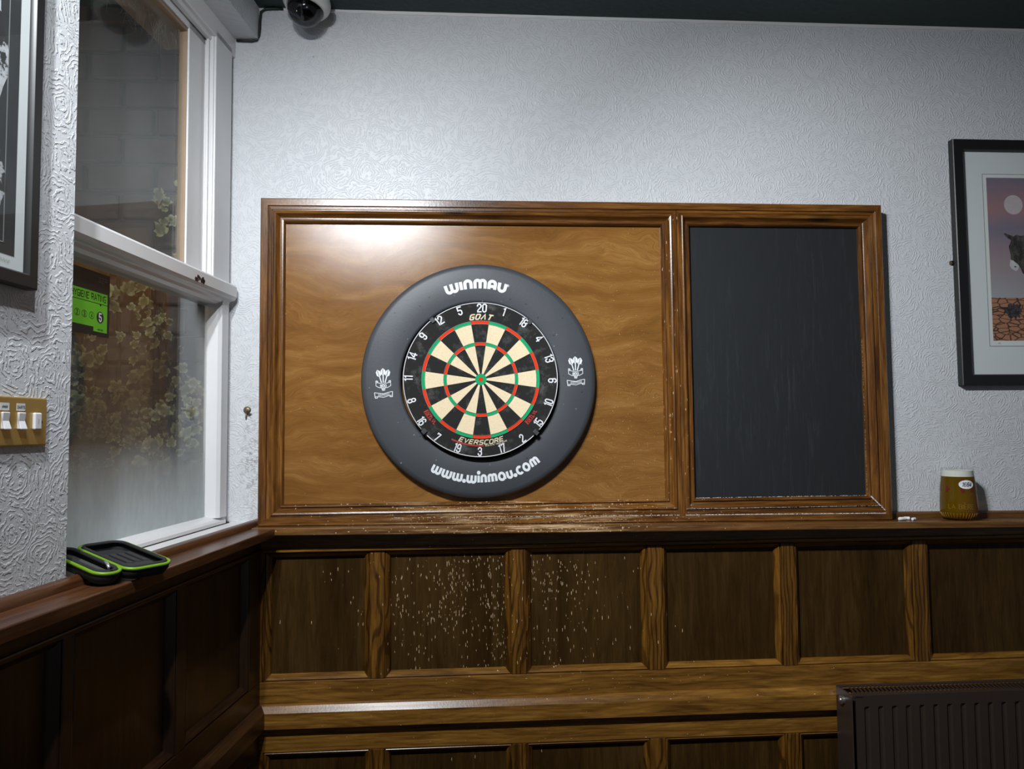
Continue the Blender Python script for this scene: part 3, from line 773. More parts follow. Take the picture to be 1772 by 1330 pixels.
# chalk dust lying on the ledges
m = MB(); random.seed(21)
def dust(x0, x1, zf, y, wd, step=0.0018, dens=0.8):
    x = x0
    while x < x1:
        l = step*random.uniform(0.5, 2.2)
        if random.random() < dens:
            h = wd*random.uniform(0.4, 1.3); z = zf(x)
            m.add([(x, y, z), (x+l, y, z), (x+l, y-0.0002, z+h), (x, y-0.0002, z+h)], [(0, 1, 2, 3)])
        x += l
dust(0.64, 1.166, lambda x: 1.3745, -0.0265, 0.0022, dens=0.95)
dust(0.60, 1.20, lambda x: 1.3465, -0.0502, 0.0010, dens=0.85)
dust(0.60, 1.21, lambda x: zs(x)+BW-0.0016, -0.0530, 0.0020, dens=0.97)
dust(0.10, 0.58, lambda x: zs(x)+BW-0.0016, -0.0530, 0.0016, dens=0.6)
dust(-0.25, 0.45, lambda x: zs(x)+BW-0.0016, -0.0530, 0.0013, dens=0.35)
def dustv(z0, z1, x, y, wd, dens):
    z = z0
    while z < z1:
        l = 0.0022*random.uniform(0.5, 2.0)
        if random.random() < dens:
            m.add([(x, y, z), (x+wd, y-0.0002, z), (x+wd, y-0.0002, z+l), (x, y, z+l)], [(0, 1, 2, 3)])
        z += l
dustv(1.38, 1.85, 1.1660, -0.0316, 0.0014, 0.55); dustv(1.36, 2.0, 1.1925, -0.0495, 0.0009, 0.3)
prev = None
for k in range(41):
    f = k/40; x, z = 1.1655+0.043*f, 1.3765-0.043*f; h = random.uniform(0.0006, 0.0014)
    cur = [(x-h, -0.0525, z-h), (x+h, -0.0525, z+h)]
    if prev and random.random() < 0.92: m.add([prev[0], prev[1], cur[1], cur[0]], [(0, 1, 2, 3)])
    prev = cur
m.build('chalk_dust', MAT['dust'], bb, kind='stuff')

# ================================================================== DARTBOARD SURROUND
SC = (-0.003, 1.729)
su = empty('dartboard_surround', (SC[0], -0.022, SC[1]), label='black foam ring around the dartboard with white lettering', cat='surround')
prof = [(0.2285, -0.0225), (0.2285, -0.050), (0.231, -0.0535), (0.236, -0.055), (0.326, -0.055), (0.336, -0.0525), (0.3415, -0.047), (0.344, -0.038), (0.3425, -0.030), (0.338, -0.0225)]
MB().lathe(prof, (SC[0], 0.0, SC[1]), 'y', 128, True).build('foam_ring', MAT['surround'], su, smooth='auto')
yS = -0.0554
m = MB()
write(m, 'WINMAU', onarc(SC[0], SC[1], yS, 0.2695, -2.0, 1), 0.0240, 0.0090, RND, 0.47, cap=0.0)
m.build('maker_lettering', MAT['white_print'], su, label='white rounded capitals in an arc')
m = MB(); f = onarc(SC[0], SC[1], yS, 0.287, 17.0, 1)
for s in [arc(0.0, 0.5, 0.5, 0.5, 0, 360, 16), [(-0.16, 0.22), (-0.16, 0.78), (0.12, 0.74), (0.12, 0.55), (-0.16, 0.5)], [(-0.02, 0.5), (0.16, 0.22)]]:
    stroke(m, f, [(a*0.0065, b*0.0065) for a, b in s], 0.0009)
m.build('registered_mark', MAT['white_print'], su)
m = MB(); write(m, 'www.winmau.com', onarc(SC[0], SC[1], yS, 0.2960, 176.4, -1), 0.0198, 0.0074, RND, 0.475, cap=0.0)
m.build('web_address', MAT['white_print'], su, label='white rounded lettering along the lower arc')
def crest(cx, cz, rot):
    m = MB(); f0 = flat(cx, cz, yS, rot)
    k = 0.001
    def st(pts, wd, cl=True): 
        stroke(m, f0, [(a*k, b*k) for a, b in pts], wd*k, 0.0)
    def fill(pts):
        LAYER[0] = (LAYER[0]+1) % 8
        m.add([Vector(f0(a*k, b*k))-Vector((0, 0.00003*LAYER[0], 0)) for a, b in pts], [tuple(range(len(pts)))])
    for tx, ty, bx_, an in ((-13, 33, -5, 17), (0, 37, 0, 0), (13, 33, 5, -17)):
        c, s = cos(radians(an)), sin(radians(an))
        def R(a, b): return (tx+a*c-b*s, ty+a*s+b*c)
        fill([R(-6.6, 5), R(-1.6, 10.5), R(-1.6, -10), R(-6.6, -5)])
        fill([R(0, 11), R(6.6, 5), R(6.6, -5), R(0, -11)])
        st([R(-5.4, 4.5), R(0, 10.6)], 1.6); st([R(-5.4, -4.5), R(0, -10.6)], 1.6)
        b0 = R(0, -10); st([b0, (bx_, 6)], 3.0)
        st([(bx_*0.9, -9), (bx_*0.5, -17)], 2.2)
    st([(-21, 12), (-21, -3), (-12, -8), (0, -9.5), (12, -8), (21, -3), (21, 12), (15, 6), (0, 2.5), (-15, 6), (-21, 12)], 1.6)
    st(arc(-18.5, 9, 3, 3, 0, 360, 10), 1.5); st(arc(18.5, 9, 3, 3, 0, 360, 10), 1.5)
    write(m, 'BDO', lambda a, b: f0(a, b-0.0062), 0.0062, 0.0016, FONT, 0.30, wide=1.15)
    st([(-26, -22), (-14, -24), (0, -26), (14, -22), (26, -20)], 1.6); st([(-24, -34), (-14, -34), (0, -36), (14, -32), (24, -31)], 1.6)
    st([(-26, -22), (-24, -38), (-18, -38), (-17, -34)], 1.8); st([(26, -20), (25, -35), (19, -35), (18, -31)], 1.8)
    for q in range(12):      # two lines of lettering too small to read
        a = -15.5+2.8*q; z0 = -27.6+0.012*a*a*0+0.13*max(0, a)
        st([(a, z0), (a+1.9, z0+0.15)], 1.7); st([(a, z0-3.4), (a+1.9, z0-3.25)], 1.7)
    m.build('crest', MAT['white_print'], su, label='white crest of three darts over a ribbon')
crest(-0.281, 1.717, 1.5); crest(0.279, 1.750, 1.0)

# ================================================================== DARTBOARD
DC = (0.0, 1.730)
db = empty('dartboard', (DC[0], -0.022, DC[1]), label='round bristle dartboard with cream, black, red and green segments', cat='dartboard')
yD = -0.074
MB().lathe([(0.0, -0.0225), (0.2245, -0.0225), (0.2255, -0.030), (0.2255, yD+0.003), (0.223, yD), (0.0, yD)], (DC[0], 0, DC[1]), 'y', 96).build('board_body', MAT['s_black'], db, smooth='auto')
SEGROT = -0.6
def sector(name, r0, r1, a0, a1, mat, n=5, t=0.0012):
    m = MB(); rings = []
    for i in range(n+1):
        a = radians(a0+(a1-a0)*i/n); s, c = sin(a), cos(a)
        rings.append([(DC[0]+r0*s, yD, DC[1]+r0*c), (DC[0]+r1*s, yD, DC[1]+r1*c), (DC[0]+r1*s, yD-t, DC[1]+r1*c), (DC[0]+r0*s, yD-t, DC[1]+r0*c)])
    m.loft(rings); m.build(name, mat, db)
for k in range(20):
    a = 18*k+SEGROT; A, B = a-8.92, a+8.92
    dark = k % 2 == 0
    ca, cb = (MAT['s_black'], MAT['s_red']) if dark else (MAT['s_cream'], MAT['s_green'])
    sector('inner_single', 0.0165, 0.0985, A, B, ca, 3); sector('treble', 0.0990, 0.1075, A, B, cb)
    sector('outer_single', 0.1080, 0.1610, A, B, ca); sector('double', 0.1615, 0.1700, A, B, cb)
MB().lathe([(0.0066, yD), (0.0066, yD-0.0012), (0.0163, yD-0.0012), (0.0163, yD)], (DC[0], 0, DC[1]), 'y', 32, True).build('outer_bull', MAT['s_green'], db)
MB().lathe([(0.0, yD-0.0014), (0.0062, yD-0.0014), (0.0062, yD)], (DC[0], 0, DC[1]), 'y', 24).build('bullseye', MAT['s_red'], db)
m = MB()
for r in (0.0988, 0.1077, 0.1612, 0.1704):
    m.lathe([(r-0.0004, yD-0.001), (r-0.0004, yD-0.0022), (r+0.0004, yD-0.0022), (r+0.0004, yD-0.001)], (DC[0], 0, DC[1]), 'y', 80, True)
m.build('wire_ring', MAT['steel_wire'], db)
NR = 1.2
m = MB()
for a0, a1 in ((-36, 37), (41, 130), (136, 223), (229, 319)):
    rings = []
    for i in range(25):
        a = radians(a0+(a1-a0)*i/24+NR); s, c = sin(a), cos(a)
        rings.append([(DC[0]+(0.2225+0.0013*cos(q))*s, yD-0.0016+0.0013*sin(q), DC[1]+(0.2225+0.0013*cos(q))*c) for q in [j*pi/3 for j in range(6)]])
    m.loft(rings)
m.build('number_wire', MAT['white_wire'], db, smooth=True)
NUMS = [20, 1, 18, 4, 13, 6, 10, 15, 2, 17, 3, 19, 7, 16, 8, 11, 14, 9, 12, 5]
for k, nmb in enumerate(NUMS):
    # every numeral reads outwards from the bull
    a = 18*k+NR
    f = onarc(DC[0], DC[1], yD-0.0018, 0.1965, a, 1)
    if 4 < k < 16 and nmb in (3, 17, 2, 19, 7): f = onarc(DC[0], DC[1], yD-0.0018, 0.2185, a, -1)
    if nmb in (15, 16, 8, 10): f = onarc(DC[0], DC[1], yD-0.0018, 0.1965 if False else 0.2185, a, -1)
    m = MB(); write(m, str(nmb), f, 0.0222, 0.0036, FONT, 0.24, wide=0.92, cap=0.6)
    m.build('number', MAT['white_wire'], db, label='white number %d' % nmb)
m = MB(); write(m, 'GO^T', onarc(DC[0], DC[1], yD-0.0006, 0.1752, -0.3, 1), 0.0140, 0.0038, FONT, 0.36, slant=0.38, wide=1.22, cap=0.5)
m.build('board_lettering', MAT['cream_print'], db, label='cream slanted lettering above the top double')
m = MB(); write(m, 'EVERSCORE', onarc(DC[0], DC[1], yD-0.0006, 0.1868, 180.4, -1), 0.0115, 0.0026, FONT, 0.30, slant=0.30, wide=1.50, cap=0.6)
m.build('board_lettering', MAT['cream_print'], db, label='cream slanted lettering below the bottom double')
m = MB(); write(m, 'ELEVATE YOUR GAME', onarc(DC[0], DC[1], yD-0.0006, 0.1925, 167.0, -1), 0.0030, 0.0008, FONT, 0.36, slant=0.2, wide=1.4, cap=0.5)
m.build('small_print', MAT['cream_print'], db)
m = MB(); rg = []
for i in range(17):
    a = radians(206.5-(206.5-178)*i/16); rg.append([(DC[0]+0.1893*sin(a), yD-0.0006, DC[1]+0.1893*cos(a)), (DC[0]+0.1926*sin(a), yD-0.0006, DC[1]+0.1926*cos(a))])
m.loft(rg, False, False); m.build('red_stripe', MAT['red_print'], db)
for mid in (126.6, 233.2):
    m = MB(); f = onarc(DC[0], DC[1], yD-0.0006, 0.1860, mid, -1)
    write(m, 'NXTLVL', f, 0.0085, 0.0019, FONT, 0.26, slant=0.1, wide=1.12, cap=0.5)
    for pts in ([(-0.0225, -0.0028), (0.006, -0.0028), (0.006, -0.0016), (-0.0225, -0.0016)], [(-0.0225, 0.0102), (0.001, 0.0102), (0.001, 0.0114), (-0.0225, 0.0114)], [(-0.0245, -0.0028), (-0.0225, -0.0028), (-0.0225, 0.0114), (-0.0245, 0.0114)]):
        m.add([f(a, b) for a, b in pts], [(0, 1, 2, 3)])
    m.build('red_lettering', MAT['red_print'], db, label='small red boxed lettering')
for a in (-40.0, 39.5, 133.0, 226.5):
    Mx = Matrix.Translation((DC[0], 0, DC[1])) @ Matrix.Rotation(radians(a+NR-0.0), 4, 'Y')
    MB().box(-0.0062, 0.0062, yD-0.0045, yD+0.002, 0.2130, 0.2268, Mx).box(-0.0062, 0.0062, yD-0.0045, -0.05, 0.2262, 0.2282, Mx).build('ring_clip', MAT['clip'], db, bevel=0.0012)

# ================================================================== CCTV DOME AND CABLE
dc = (-0.500, -0.085)
cc = empty('dome_camera', (dc[0], dc[1], 2.858), label='white dome security camera under the green ceiling', cat='camera')
tilt = Matrix.Translation((dc[0], dc[1], 2.83)) @ Matrix.Rotation(radians(9), 4, 'Y') @ Matrix.Rotation(radians(-6), 4, 'X') @ Matrix.Translation((-dc[0], -dc[1], -2.83))
def tb(mb):
    mb.v = [tuple(tilt @ Vector(p)) for p in mb.v]; return mb
MB().lathe([(0.0, 2.8575), (0.066, 2.8575), (0.066, 2.846), (0.0, 2.846)], (dc[0], dc[1], 0), 'z', 48).build('base_plate', MAT['cctv_white'], cc, smooth='auto')
tb(MB().lathe([(0.052, 2.852), (0.062, 2.850), (0.0675, 2.842), (0.0690, 2.832), (0.0670, 2.821), (0.061, 2.812), (0.0535, 2.808), (0.0515, 2.811), (0.0515, 2.852)], (dc[0], dc[1], 0), 'z', 64, True)).build('housing', MAT['cctv_white'], cc, smooth=True)
tb(MB().lathe([(0.0512*cos(a), 2.812-0.053*sin(a)) for a in [i*pi/2/14 for i in range(15)]], (dc[0], dc[1], 0), 'z', 48)).build('dome_cover', MAT['dome'], cc, smooth=True)
tb(MB().lathe([(0.0, 2.845), (0.0495, 2.845), (0.0495, 2.812), (0.0, 2.812)], (dc[0], dc[1], 0), 'z', 40)).build('inner_tray', MAT['lens_black'], cc, smooth='auto')
tb(MB().lathe([(0.0, -0.001)]+[(0.034*sin(a), -0.034*cos(a)) for a in [i*pi/12 for i in range(1, 12)]]+[(0, 0.034)], (dc[0]+0.008, dc[1]+0.0, 2.808), 'z', 32)).build('lens_ball', MAT['lens_black'], cc, smooth=True)
cp = [(-0.585, -0.006, 2.853), (-0.61, -0.006, 2.854), (-0.638, -0.006, 2.852), (-0.6505, -0.007, 2.842), (-0.6530, -0.007, 2.815), (-0.6535, -0.007, 2.790), (-0.6560, -0.006, 2.770), (-0.6620, -0.006, 2.756), (-0.676, -0.005, 2.7525), (-0.700, -0.005, 2.7525), (-0.722, -0.005, 2.753)]
cab = MB().tube(cp, 0.0036, 10).build('cable', MAT['cable'], None, smooth=True)
tag(cab, 'thin black cable clipped around the lintel corner', 'cable')

# ================================================================== PICTURE ON THE RIGHT
def pict(name, left, x0, x1, z0, z1, fwid, dep, label, glass_y, s):
    """s = sign of the room direction along local Y"""
    p = empty(name, ((x0+x1)/2, 0.0, z0), left, label, 'picture')
    prof = [(0, 0.002), (0, dep-0.002), (0.002, dep), (fwid-0.003, dep), (fwid, dep-0.004), (fwid, 0.006)]
    mitred(x0, x1, z0, z1, prof, s, p, MAT['black_frame'], MAT['black_frame'], 'frame_rail')
    y0, y1 = sorted((0.004*s, 0.010*s))
    MB().box(x0+0.01, x1-0.01, y0, y1, z0+0.01, z1-0.01).build('mount', MAT['mount'], p)
    return p
px0, px1, pz0, pz1 = 1.488, 2.110, 1.708, 2.484
pr = pict('framed_picture', False, px0, px1, pz0, pz1, 0.034, 0.026, 'black framed donkey print on the white wall right of the blackboard', 0.014, -1)
def quad(mb, x0, x1, z0, z1, y): mb.add([(x0, y, z0), (x1, y, z0), (x1, y, z1), (x0, y, z1)], [(0, 1, 2, 3)]); return mb
ix0, ix1, iz0, iz1 = 1.603, 1.995, 1.848, 2.366
m = MB(); mitp = [(0, 0.0101), (0, 0.0108), (0.0016, 0.0108), (0.0016, 0.0101)]
mitred(ix0-0.013, ix1+0.013, iz0-0.018, iz1+0.012, mitp, -1, pr, MAT['mount_line'], MAT['mount_line'], 'mount_bevel')
prt = quad(MB(), ix0-0.0115, ix1+0.0115, iz0-0.0165, iz1+0.0105, -0.0104).build('print', MAT['paper'], pr)
t = NT('printed dusk sky')
s_ = t.n('SeparateXYZ', inp={0: t.n('TexCoord').outputs['Object']})
hh = t.math('ADD', t.math('DIVIDE', t.math('SUBTRACT', s_.outputs[2], iz0-pz0+0.135), 0.383), t.math('MULTIPLY', t.math('SUBTRACT', t.noise(t.coords(), 7, 4), 0.5), 0.16))
c = t.ramp(hh, [(0.0, (0.33, 0.33, 0.35)), (0.22, (0.30, 0.24, 0.26)), (0.42, (0.26, 0.19, 0.22)), (0.58, (0.18, 0.155, 0.21)), (0.74, (0.31, 0.17, 0.175)), (1.0, (0.18, 0.145, 0.20))])
t.set(Base_Color=c, Roughness=0.7); MAT['sky_print'] = t.m
t = NT('printed cracked earth')
v = t.coords((1, 1, 2.3))
vo = t.n('TexVoronoi', feature='DISTANCE_TO_EDGE', inp={'Vector': v, 'Scale': 34.0})
c = t.mix(t.ramp(vo.outputs['Distance'], [(0.03, 1.0), (0.10, 0.0)]), t.mix(t.noise(v, 30, 4), (0.30, 0.12, 0.06), (0.42, 0.20, 0.11)), (0.03, 0.015, 0.012))
t.set(Base_Color=c, Roughness=0.7); MAT['earth_print'] = t.m
t = NT('printed moon'); c = t.mix(t.noise(t.coords(), 40, 4), (0.40, 0.34, 0.36), (0.55, 0.48, 0.48)); t.set(Base_Color=c, Roughness=0.7); MAT['moon'] = t.m
t = NT('printed donkey hair'); c = t.mix(t.ramp(t.noise(t.coords((1, 1, 0.6)), 70, 6, 0.7), [(0.4, 0.0), (0.65, 1.0)]), (0.012, 0.010, 0.010), (0.085, 0.07, 0.062)); t.set(Base_Color=c, Roughness=0.8); MAT['donkey'] = t.m
t = NT('printed muzzle'); c = t.mix(t.noise(t.coords(), 50, 4), (0.35, 0.35, 0.36), (0.58, 0.58, 0.60)); t.set(Base_Color=c, Roughness=0.8); MAT['muzzle'] = t.m
t = NT('printed thorn bush'); c = t.mix(t.ramp(t.noise(t.coords(), 90, 6, 0.75), [(0.45, 0.0), (0.6, 1.0)]), (0.012, 0.010, 0.012), (0.07, 0.055, 0.07)); t.set(Base_Color=c, Roughness=0.8); MAT['bush'] = t.m
hz = iz0+0.135
quad(MB(), ix0, ix1, hz, iz1, -0.0108).build('printed_sky', MAT['sky_print'], prt)
quad(MB(), ix0, ix1, iz0, hz, -0.0108).build('printed_earth', MAT['earth_print'], prt)
# picture details: pixel offsets of the zoomed print turned into metres
kx = 1.655e-3/4.16
def PX(a, b): return (ix0+(a-88)*kx, -0.0111, iz1-(b-63)*kx)
m = MB(); m.add([PX(305+78*cos(a), 280+78*sin(a)) for a in [i*2*pi/40 for i in range(40)]], [tuple(range(40))]); m.build('printed_moon', MAT['moon'], prt)
head = [(212, 512), (228, 510), (262, 524), (284, 530), (292, 538), (305, 528), (322, 522), (345, 530), (372, 528), (392, 520), (440, 505), (452, 508), (438, 535), (414, 556), (418, 600), (430, 680), (470, 800), (500, 905), (520, 1000), (392, 1000), (380, 905), (372, 840), (356, 830), (340, 790), (326, 772), (300, 748), (282, 745), (262, 735), (263, 690), (254, 645), (250, 615), (262, 592), (272, 566), (250, 552), (228, 534)]
def shift(P, d):
    q = PX(*P); return (q[0], q[1]-d, q[2])
m = MB(); m.add([shift(q, 0.0002) for q in head], [tuple(range(len(head)))]); m.build('printed_donkey', MAT['donkey'], prt)
muz = [(258, 722), (280, 728), (300, 744), (318, 758), (330, 775), (322, 795), (305, 812), (285, 806), (262, 792), (250, 768)]
m = MB(); m.add([shift(q, 0.0004) for q in muz], [tuple(range(len(muz)))]); m.build('printed_muzzle', MAT['muzzle'], prt)
m = MB(); m.add([shift((296+9*cos(a), 778+6*sin(a)), 0.0006) for a in [i*pi/5 for i in range(10)]], [tuple(range(10))]); m.build('printed_nostril', MAT['ink'], prt)
m = MB(); m.add([shift((318+4*cos(a), 655+9*sin(a)), 0.0006) for a in [i*pi/5 for i in range(10)]], [tuple(range(10))]); m.build('printed_eye', MAT['ink'], prt)
random.seed(9)
bp = []
for i in range(40):
    a = 2*pi*i/40; r = random.uniform(0.75, 1.15); bp.append((265+75*r*cos(a), 1130+62*r*sin(a)))
bp = [(max(145, a), min(1240, b)) for a, b in bp]
m = MB(); m.add([shift(q, 0.0002) for q in bp], [tuple(range(len(bp)))]); m.build('printed_bush', MAT['bush'], prt)
m = MB(); vs, fs = ribbon([(0.618+0.001*i+0.002*sin(i*1.7), 0.0035*sin(i*2.1)) for i in range(9)], 0.0006); m.add([(a+1.0, -0.0109, b+iz0-0.009) for a, b in vs], fs); m.build('signature', MAT['mount_line'], prt)
quad(MB(), px0+0.030, px1-0.030, pz0+0.030, pz1-0.030, -0.0155).build('glazing', MAT['glazing'], pr)
m = MB(); m.lathe([(0.0, -0.0022), (0.008, -0.0022), (0.008, -0.0002), (0.0, -0.0002)], (px0-0.004, 0, 2.094), 'y', 20); m.box(px0-0.004, px0+0.006, -0.0022, -0.0002, 2.087, 2.101)
m.lathe([(0.0, -0.0045), (0.003, -0.004), (0.0042, -0.002)], (px0-0.005, 0, 2.094), 'y', 14)
m.build('hanging_plate', MAT['old_brass'], pr, smooth='auto', label='small brass hanging plate')

# ================================================================== PICTURE ON THE LEFT
lx0, lx1, lz0, lz1 = 0.981, 1.52, 1.822, 2.52
pq = pict('framed_picture', True, lx0, lx1, lz0, lz1, 0.0235, 0.020, 'black framed black-and-white print on the pier left of the window', 0.012, 1)
def qu(mb, a, b, z0, z1, y): mb.add([(a, y, z0), (b, y, z0), (b, y, z1), (a, y, z1)], [(0, 1, 2, 3)]); return mb
t = NT('printed dark grey ground'); c = t.mix(t.noise(t.coords(), 18, 5), (0.020, 0.021, 0.022), (0.045, 0.046, 0.048)); t.set(Base_Color=c, Roughness=0.7); MAT['dark_print'] = t.m
prl = qu(MB(), 1.0265, 1.475, 1.869, 2.475, 0.0106).build('print', MAT['dark_print'], pq)
t = NT('printed pale dappled shape'); c = t.ramp(t.noise(t.coords((1, 1, 1.2)), 26, 5, 0.65), [(0.42, (0.50, 0.51, 0.53)), (0.50, (0.40, 0.41, 0.43)), (0.53, (0.03, 0.03, 0.03))]); t.set(Base_Color=c, Roughness=0.7); MAT['pale_print'] = t.m
m = MB(); qu(m, 1.0510, 1.0532, 1.885, 2.46, 0.0110); qu(m, 1.0510, 1.45, 1.885, 1.887, 0.0110); m.build('printed_border', MAT['mount_line'], prl)
random.seed(2)
L = [(1.062+0.010*sin(z*31)+random.uniform(-.004, .004), z) for z in [1.93+0.02*i for i in range(26)]]
m = MB(); pts = [(a, 0.0110, z) for a, z in L]+[(1.44, 0.0110, 2.43), (1.44, 0.0110, 1.93)]; m.add(pts, [tuple(range(len(pts)))]); m.build('printed_shape', MAT['pale_print'], prl)
m = MB(); vs, fs = ribbon([(1.036+0.0022*i, 1.8585+0.003*sin(i*2.3)) for i in range(16)], 0.0005); m.add([(a, 0.0107, b) for a, b in vs], fs); m.build('signature', MAT['mount_line'], prl)
qu(MB(), lx0+0.021, lx1-0.021, lz0+0.021, lz1-0.021, 0.0135).build('glazing', MAT['glazing'], pq)

# ================================================================== LIGHT SWITCH
sw = empty('light_switch', (1.0, 0.0, 1.565), True, 'brass light switch plate with white rockers on the left pier', 'switch')
MB().box(0.930, 1.125, 0.0005, 0.0062, 1.566, 1.646).build('face_plate', MAT['brass'], sw, bevel=0.004, seg=3)
MB().box(0.934, 1.121, -0.0005, 0.001, 1.568, 1.644).build('back_box', MAT['dark_hole'], sw)
MB().lathe([(0.0, 0.0064), (0.0026, 0.0068), (0.0032, 0.006)], (0.9445, 0, 1.606), 'y', 14).build('screw', MAT['dark_hole'], sw, smooth=True)
rk = MB().box(0.950, 0.967, 0.0055, 0.0115, 1.593, 1.621).build('rocker', MAT['switch_white'], sw, bevel=0.002)
MB().box(0.9580, 0.9586, 0.0113, 0.01165, 1.602, 1.611).build('indicator_line', MAT['ink'], rk)
for q in range(3):
    a = 0.9865+0.0365*q
    m = MB(); m.prism([(0.0055, 1.5935), (0.0135, 1.5935), (0.0085, 1.607), (0.0100, 1.621), (0.0055, 1.621)], 'x', a, a+0.0165)
    m.build('rocker', MAT['switch_white'], sw, bevel=0.0015)
    tg = MB().box(a-0.001, a+0.0185, 0.0060, 0.0067, 1.6235, 1.6355).build('name_tag', MAT['paper'], sw)
    m = MB(); fl = lambda x, b, a=a: (a+0.0088-x, 0.0069, 1.6275+b)
    if q == 0: write(m, 'DARTS', fl, 0.0040, 0.0008, FONT, 0.3)
    else:        # too blurred to read
        for e in range(4): stroke(m, fl, [(-0.0055+0.003*e, 0.001), (-0.0040+0.003*e, 0.003)], 0.0016)
    m.build('tag_lettering', MAT['ink'], tg)

# ================================================================== HYGIENE STICKER
hy = empty('hygiene_sticker', (0.66, -0.0858, 1.79), True, 'black and bright green hygiene rating sticker inside the lower pane', 'sticker')
def vq(mb, u0, u1, z0, z1, v=-0.0850): mb.add([(u0, v, z0), (u1, v, z0), (u1, v, z1), (u0, v, z1)], [(0, 1, 2, 3)]); return mb
MB().box(0.606, 0.826, -0.0858, -0.0852, 1.789, 1.922).build('backing', MAT['sticker_black'], hy)
m = MB(); vq(m, 0.614, 0.82, 1.8575, 1.880); vq(m, 0.6140, 0.82, 1.8065, 1.8560); vq(m, 0.6140, 0.6620, 1.7975, 1.8070); gf = m.build('green_field', MAT['sticker_green'], hy)
hw = lambda u0, z0: (lambda a, b: (u0-a, -0.0847, z0+b))
m = MB(); write(m, 'FOOD HYGIENE RATING', hw(0.6205, 1.8625), 0.0122, 0.0018, FONT, 0.24, wide=0.98, align=1.0, cap=0.6)
m.add([(0.6425, -0.0847, 1.8560), (0.6355, -0.0847, 1.8560), (0.6390, -0.0847, 1.8515)], [(0, 1, 2)])
for u0, d in ((0.7180, '2'), (0.6935, '3'), (0.6690, '4'), (0.7425, '1'), (0.767, '0')):
    vs, fs = ribbon([(a, b) for a, b in arc(0, 0, 0.0085, 0.0070, 0, 360, 20)], 0.0010)
    m.add([hw(u0, 1.8292)(a, b) for a, b in vs], fs)
    write(m, d, hw(u0, 1.8250), 0.0084, 0.0014, FONT, 0.2, wide=0.95, cap=0.6)
m.add([hw(0.6395, 1.8285)(0.0125*cos(a), 0.0122*sin(a)) for a in [i*2*pi/32 for i in range(32)]], [tuple(range(32))])
write(m, 'VERY GOOD', hw(0.6385, 1.8010), 0.0026, 0.0006, FONT, 0.3)
m.build('black_lettering', MAT['sticker_black'], gf)
m = MB(); write(m, '5', lambda a, b: (0.6395-a, -0.0845, 1.8205+b), 0.0160, 0.0034, FONT, 0.2, cap=0.7); m.build('rating_numeral', MAT['white_print'], hy, label='white number 5')
m = MB()
for k, (wd, z0) in enumerate(((0.034, 1.9105), (0.034, 1.9062), (0.022, 1.9019))):
    for q in range(int(wd/0.0021)):
        if q % 5 == 4: continue
        vq(m, 0.6475-0.0021*q-0.0016, 0.6475-0.0021*q, z0, z0+0.0020, -0.0847)
m.build('fine_print', MAT['mount_line'], hy, kind='stuff')

hy.location = LM @ Vector((0.6268, -0.1041+0.0003, 1.7943)); hy.scale = (1.0217, 1.0, 1.0217)

# ================================================================== DARTS CASE
ca = empty('darts_case', (0.75, 0.03, 1.315), True, 'open black darts case with lime green trim on the window shelf', 'case')
def rrect(w0, w1, l0, l1, r, n=6):
    pts = []
    for cx, cy, a0 in ((w1-r, l1-r, 0), (w0+r, l1-r, 90), (w0+r, l0+r, 180), (w1-r, l0+r, 270)):
        pts += arc(cx, cy, r, r, a0, a0+90, n)
    return pts
# case axes: d runs back from the front edge, w runs away from the viewer; back end rests on the window rail
H0 = Vector((0.829, 0.094, 1.338)); dv = Vector((-0.46, -0.87, 0.165)).normalized(); wv = Vector((-0.89, 0.45, 0.0)).normalized(); nv = wv.cross(dv)
if nv.z < 0: nv = -nv
def CP(w_, l_, h_=0.0): return H0+wv*w_+dv*l_+nv*h_
def shell(w0, w1, nm, tl):
    L1 = 0.178; r = 0.024
    rings = []
    for ins, h in ((0.016, -0.024), (0.006, -0.021), (0.0, -0.010), (0.0, 0.0), (0.004, 0.001), (0.0045, -0.003), (0.006, -0.014), (0.014, -0.0185)):
        rings.append([CP(a, b, h) for a, b in rrect(w0+ins, w1-ins, 0+ins, L1-ins, max(0.006, r-ins*0.6))])
    m = MB(); m.loft(rings); sh = m.build('shell', MAT['case_black'], ca, smooth='auto')
    path = [CP(a, b, -0.0005) for a, b in rrect(w0+0.0005, w1-0.0005, 0.0005, L1-0.0005, r)]
    m = MB(); m.tube(path+[path[0]], 0.0034, 8); m.build('zip_trim', MAT['lime'], sh, smooth=True, label='lime green trim')
    path = [CP(a, b, 0.0015) for a, b in rrect(w0+0.007, w1-0.007, 0.007, L1-0.007, r-0.005)]
    m = MB(); m.tube(path+[path[0]], 0.0036, 6); m.build('zip_tape', MAT['case_black'], sh, smooth=True)
shell(0.002, 0.098, 'shell', True); shell(-0.052, -0.002, 'shell', True)
# foam insert with three dart slots
for q in range(4):
    w0 = 0.022+0.0165*q
    m = MB()
    pts = [(w0, 0.060), (w0+0.010, 0.052), (w0+0.010, 0.120), (w0, 0.120)]
    m.loft([[CP(a, b, -0.016) for a, b in pts], [CP(a, b, -0.005) for a, b in pts]]); m.build('foam_rib', MAT['case_foam'], ca, bevel=0.001)
m = MB(); pts = [(0.018, 0.034), (0.060, 0.026), (0.084, 0.034), (0.084, 0.056), (0.018, 0.064)]
m.loft([[CP(a, b, -0.017) for a, b in pts], [CP(a, b, -0.007) for a, b in pts]]); m.build('foam_block', MAT['case_foam'], ca, bevel=0.001)
m = MB(); pts = rrect(-0.046, -0.008, 0.02, 0.165, 0.014); m.loft([[CP(a, b, -0.012) for a, b in pts], [CP(a, b, -0.010) for a, b in pts]]); m.build('mesh_pocket', MAT['mesh_grey'], ca)
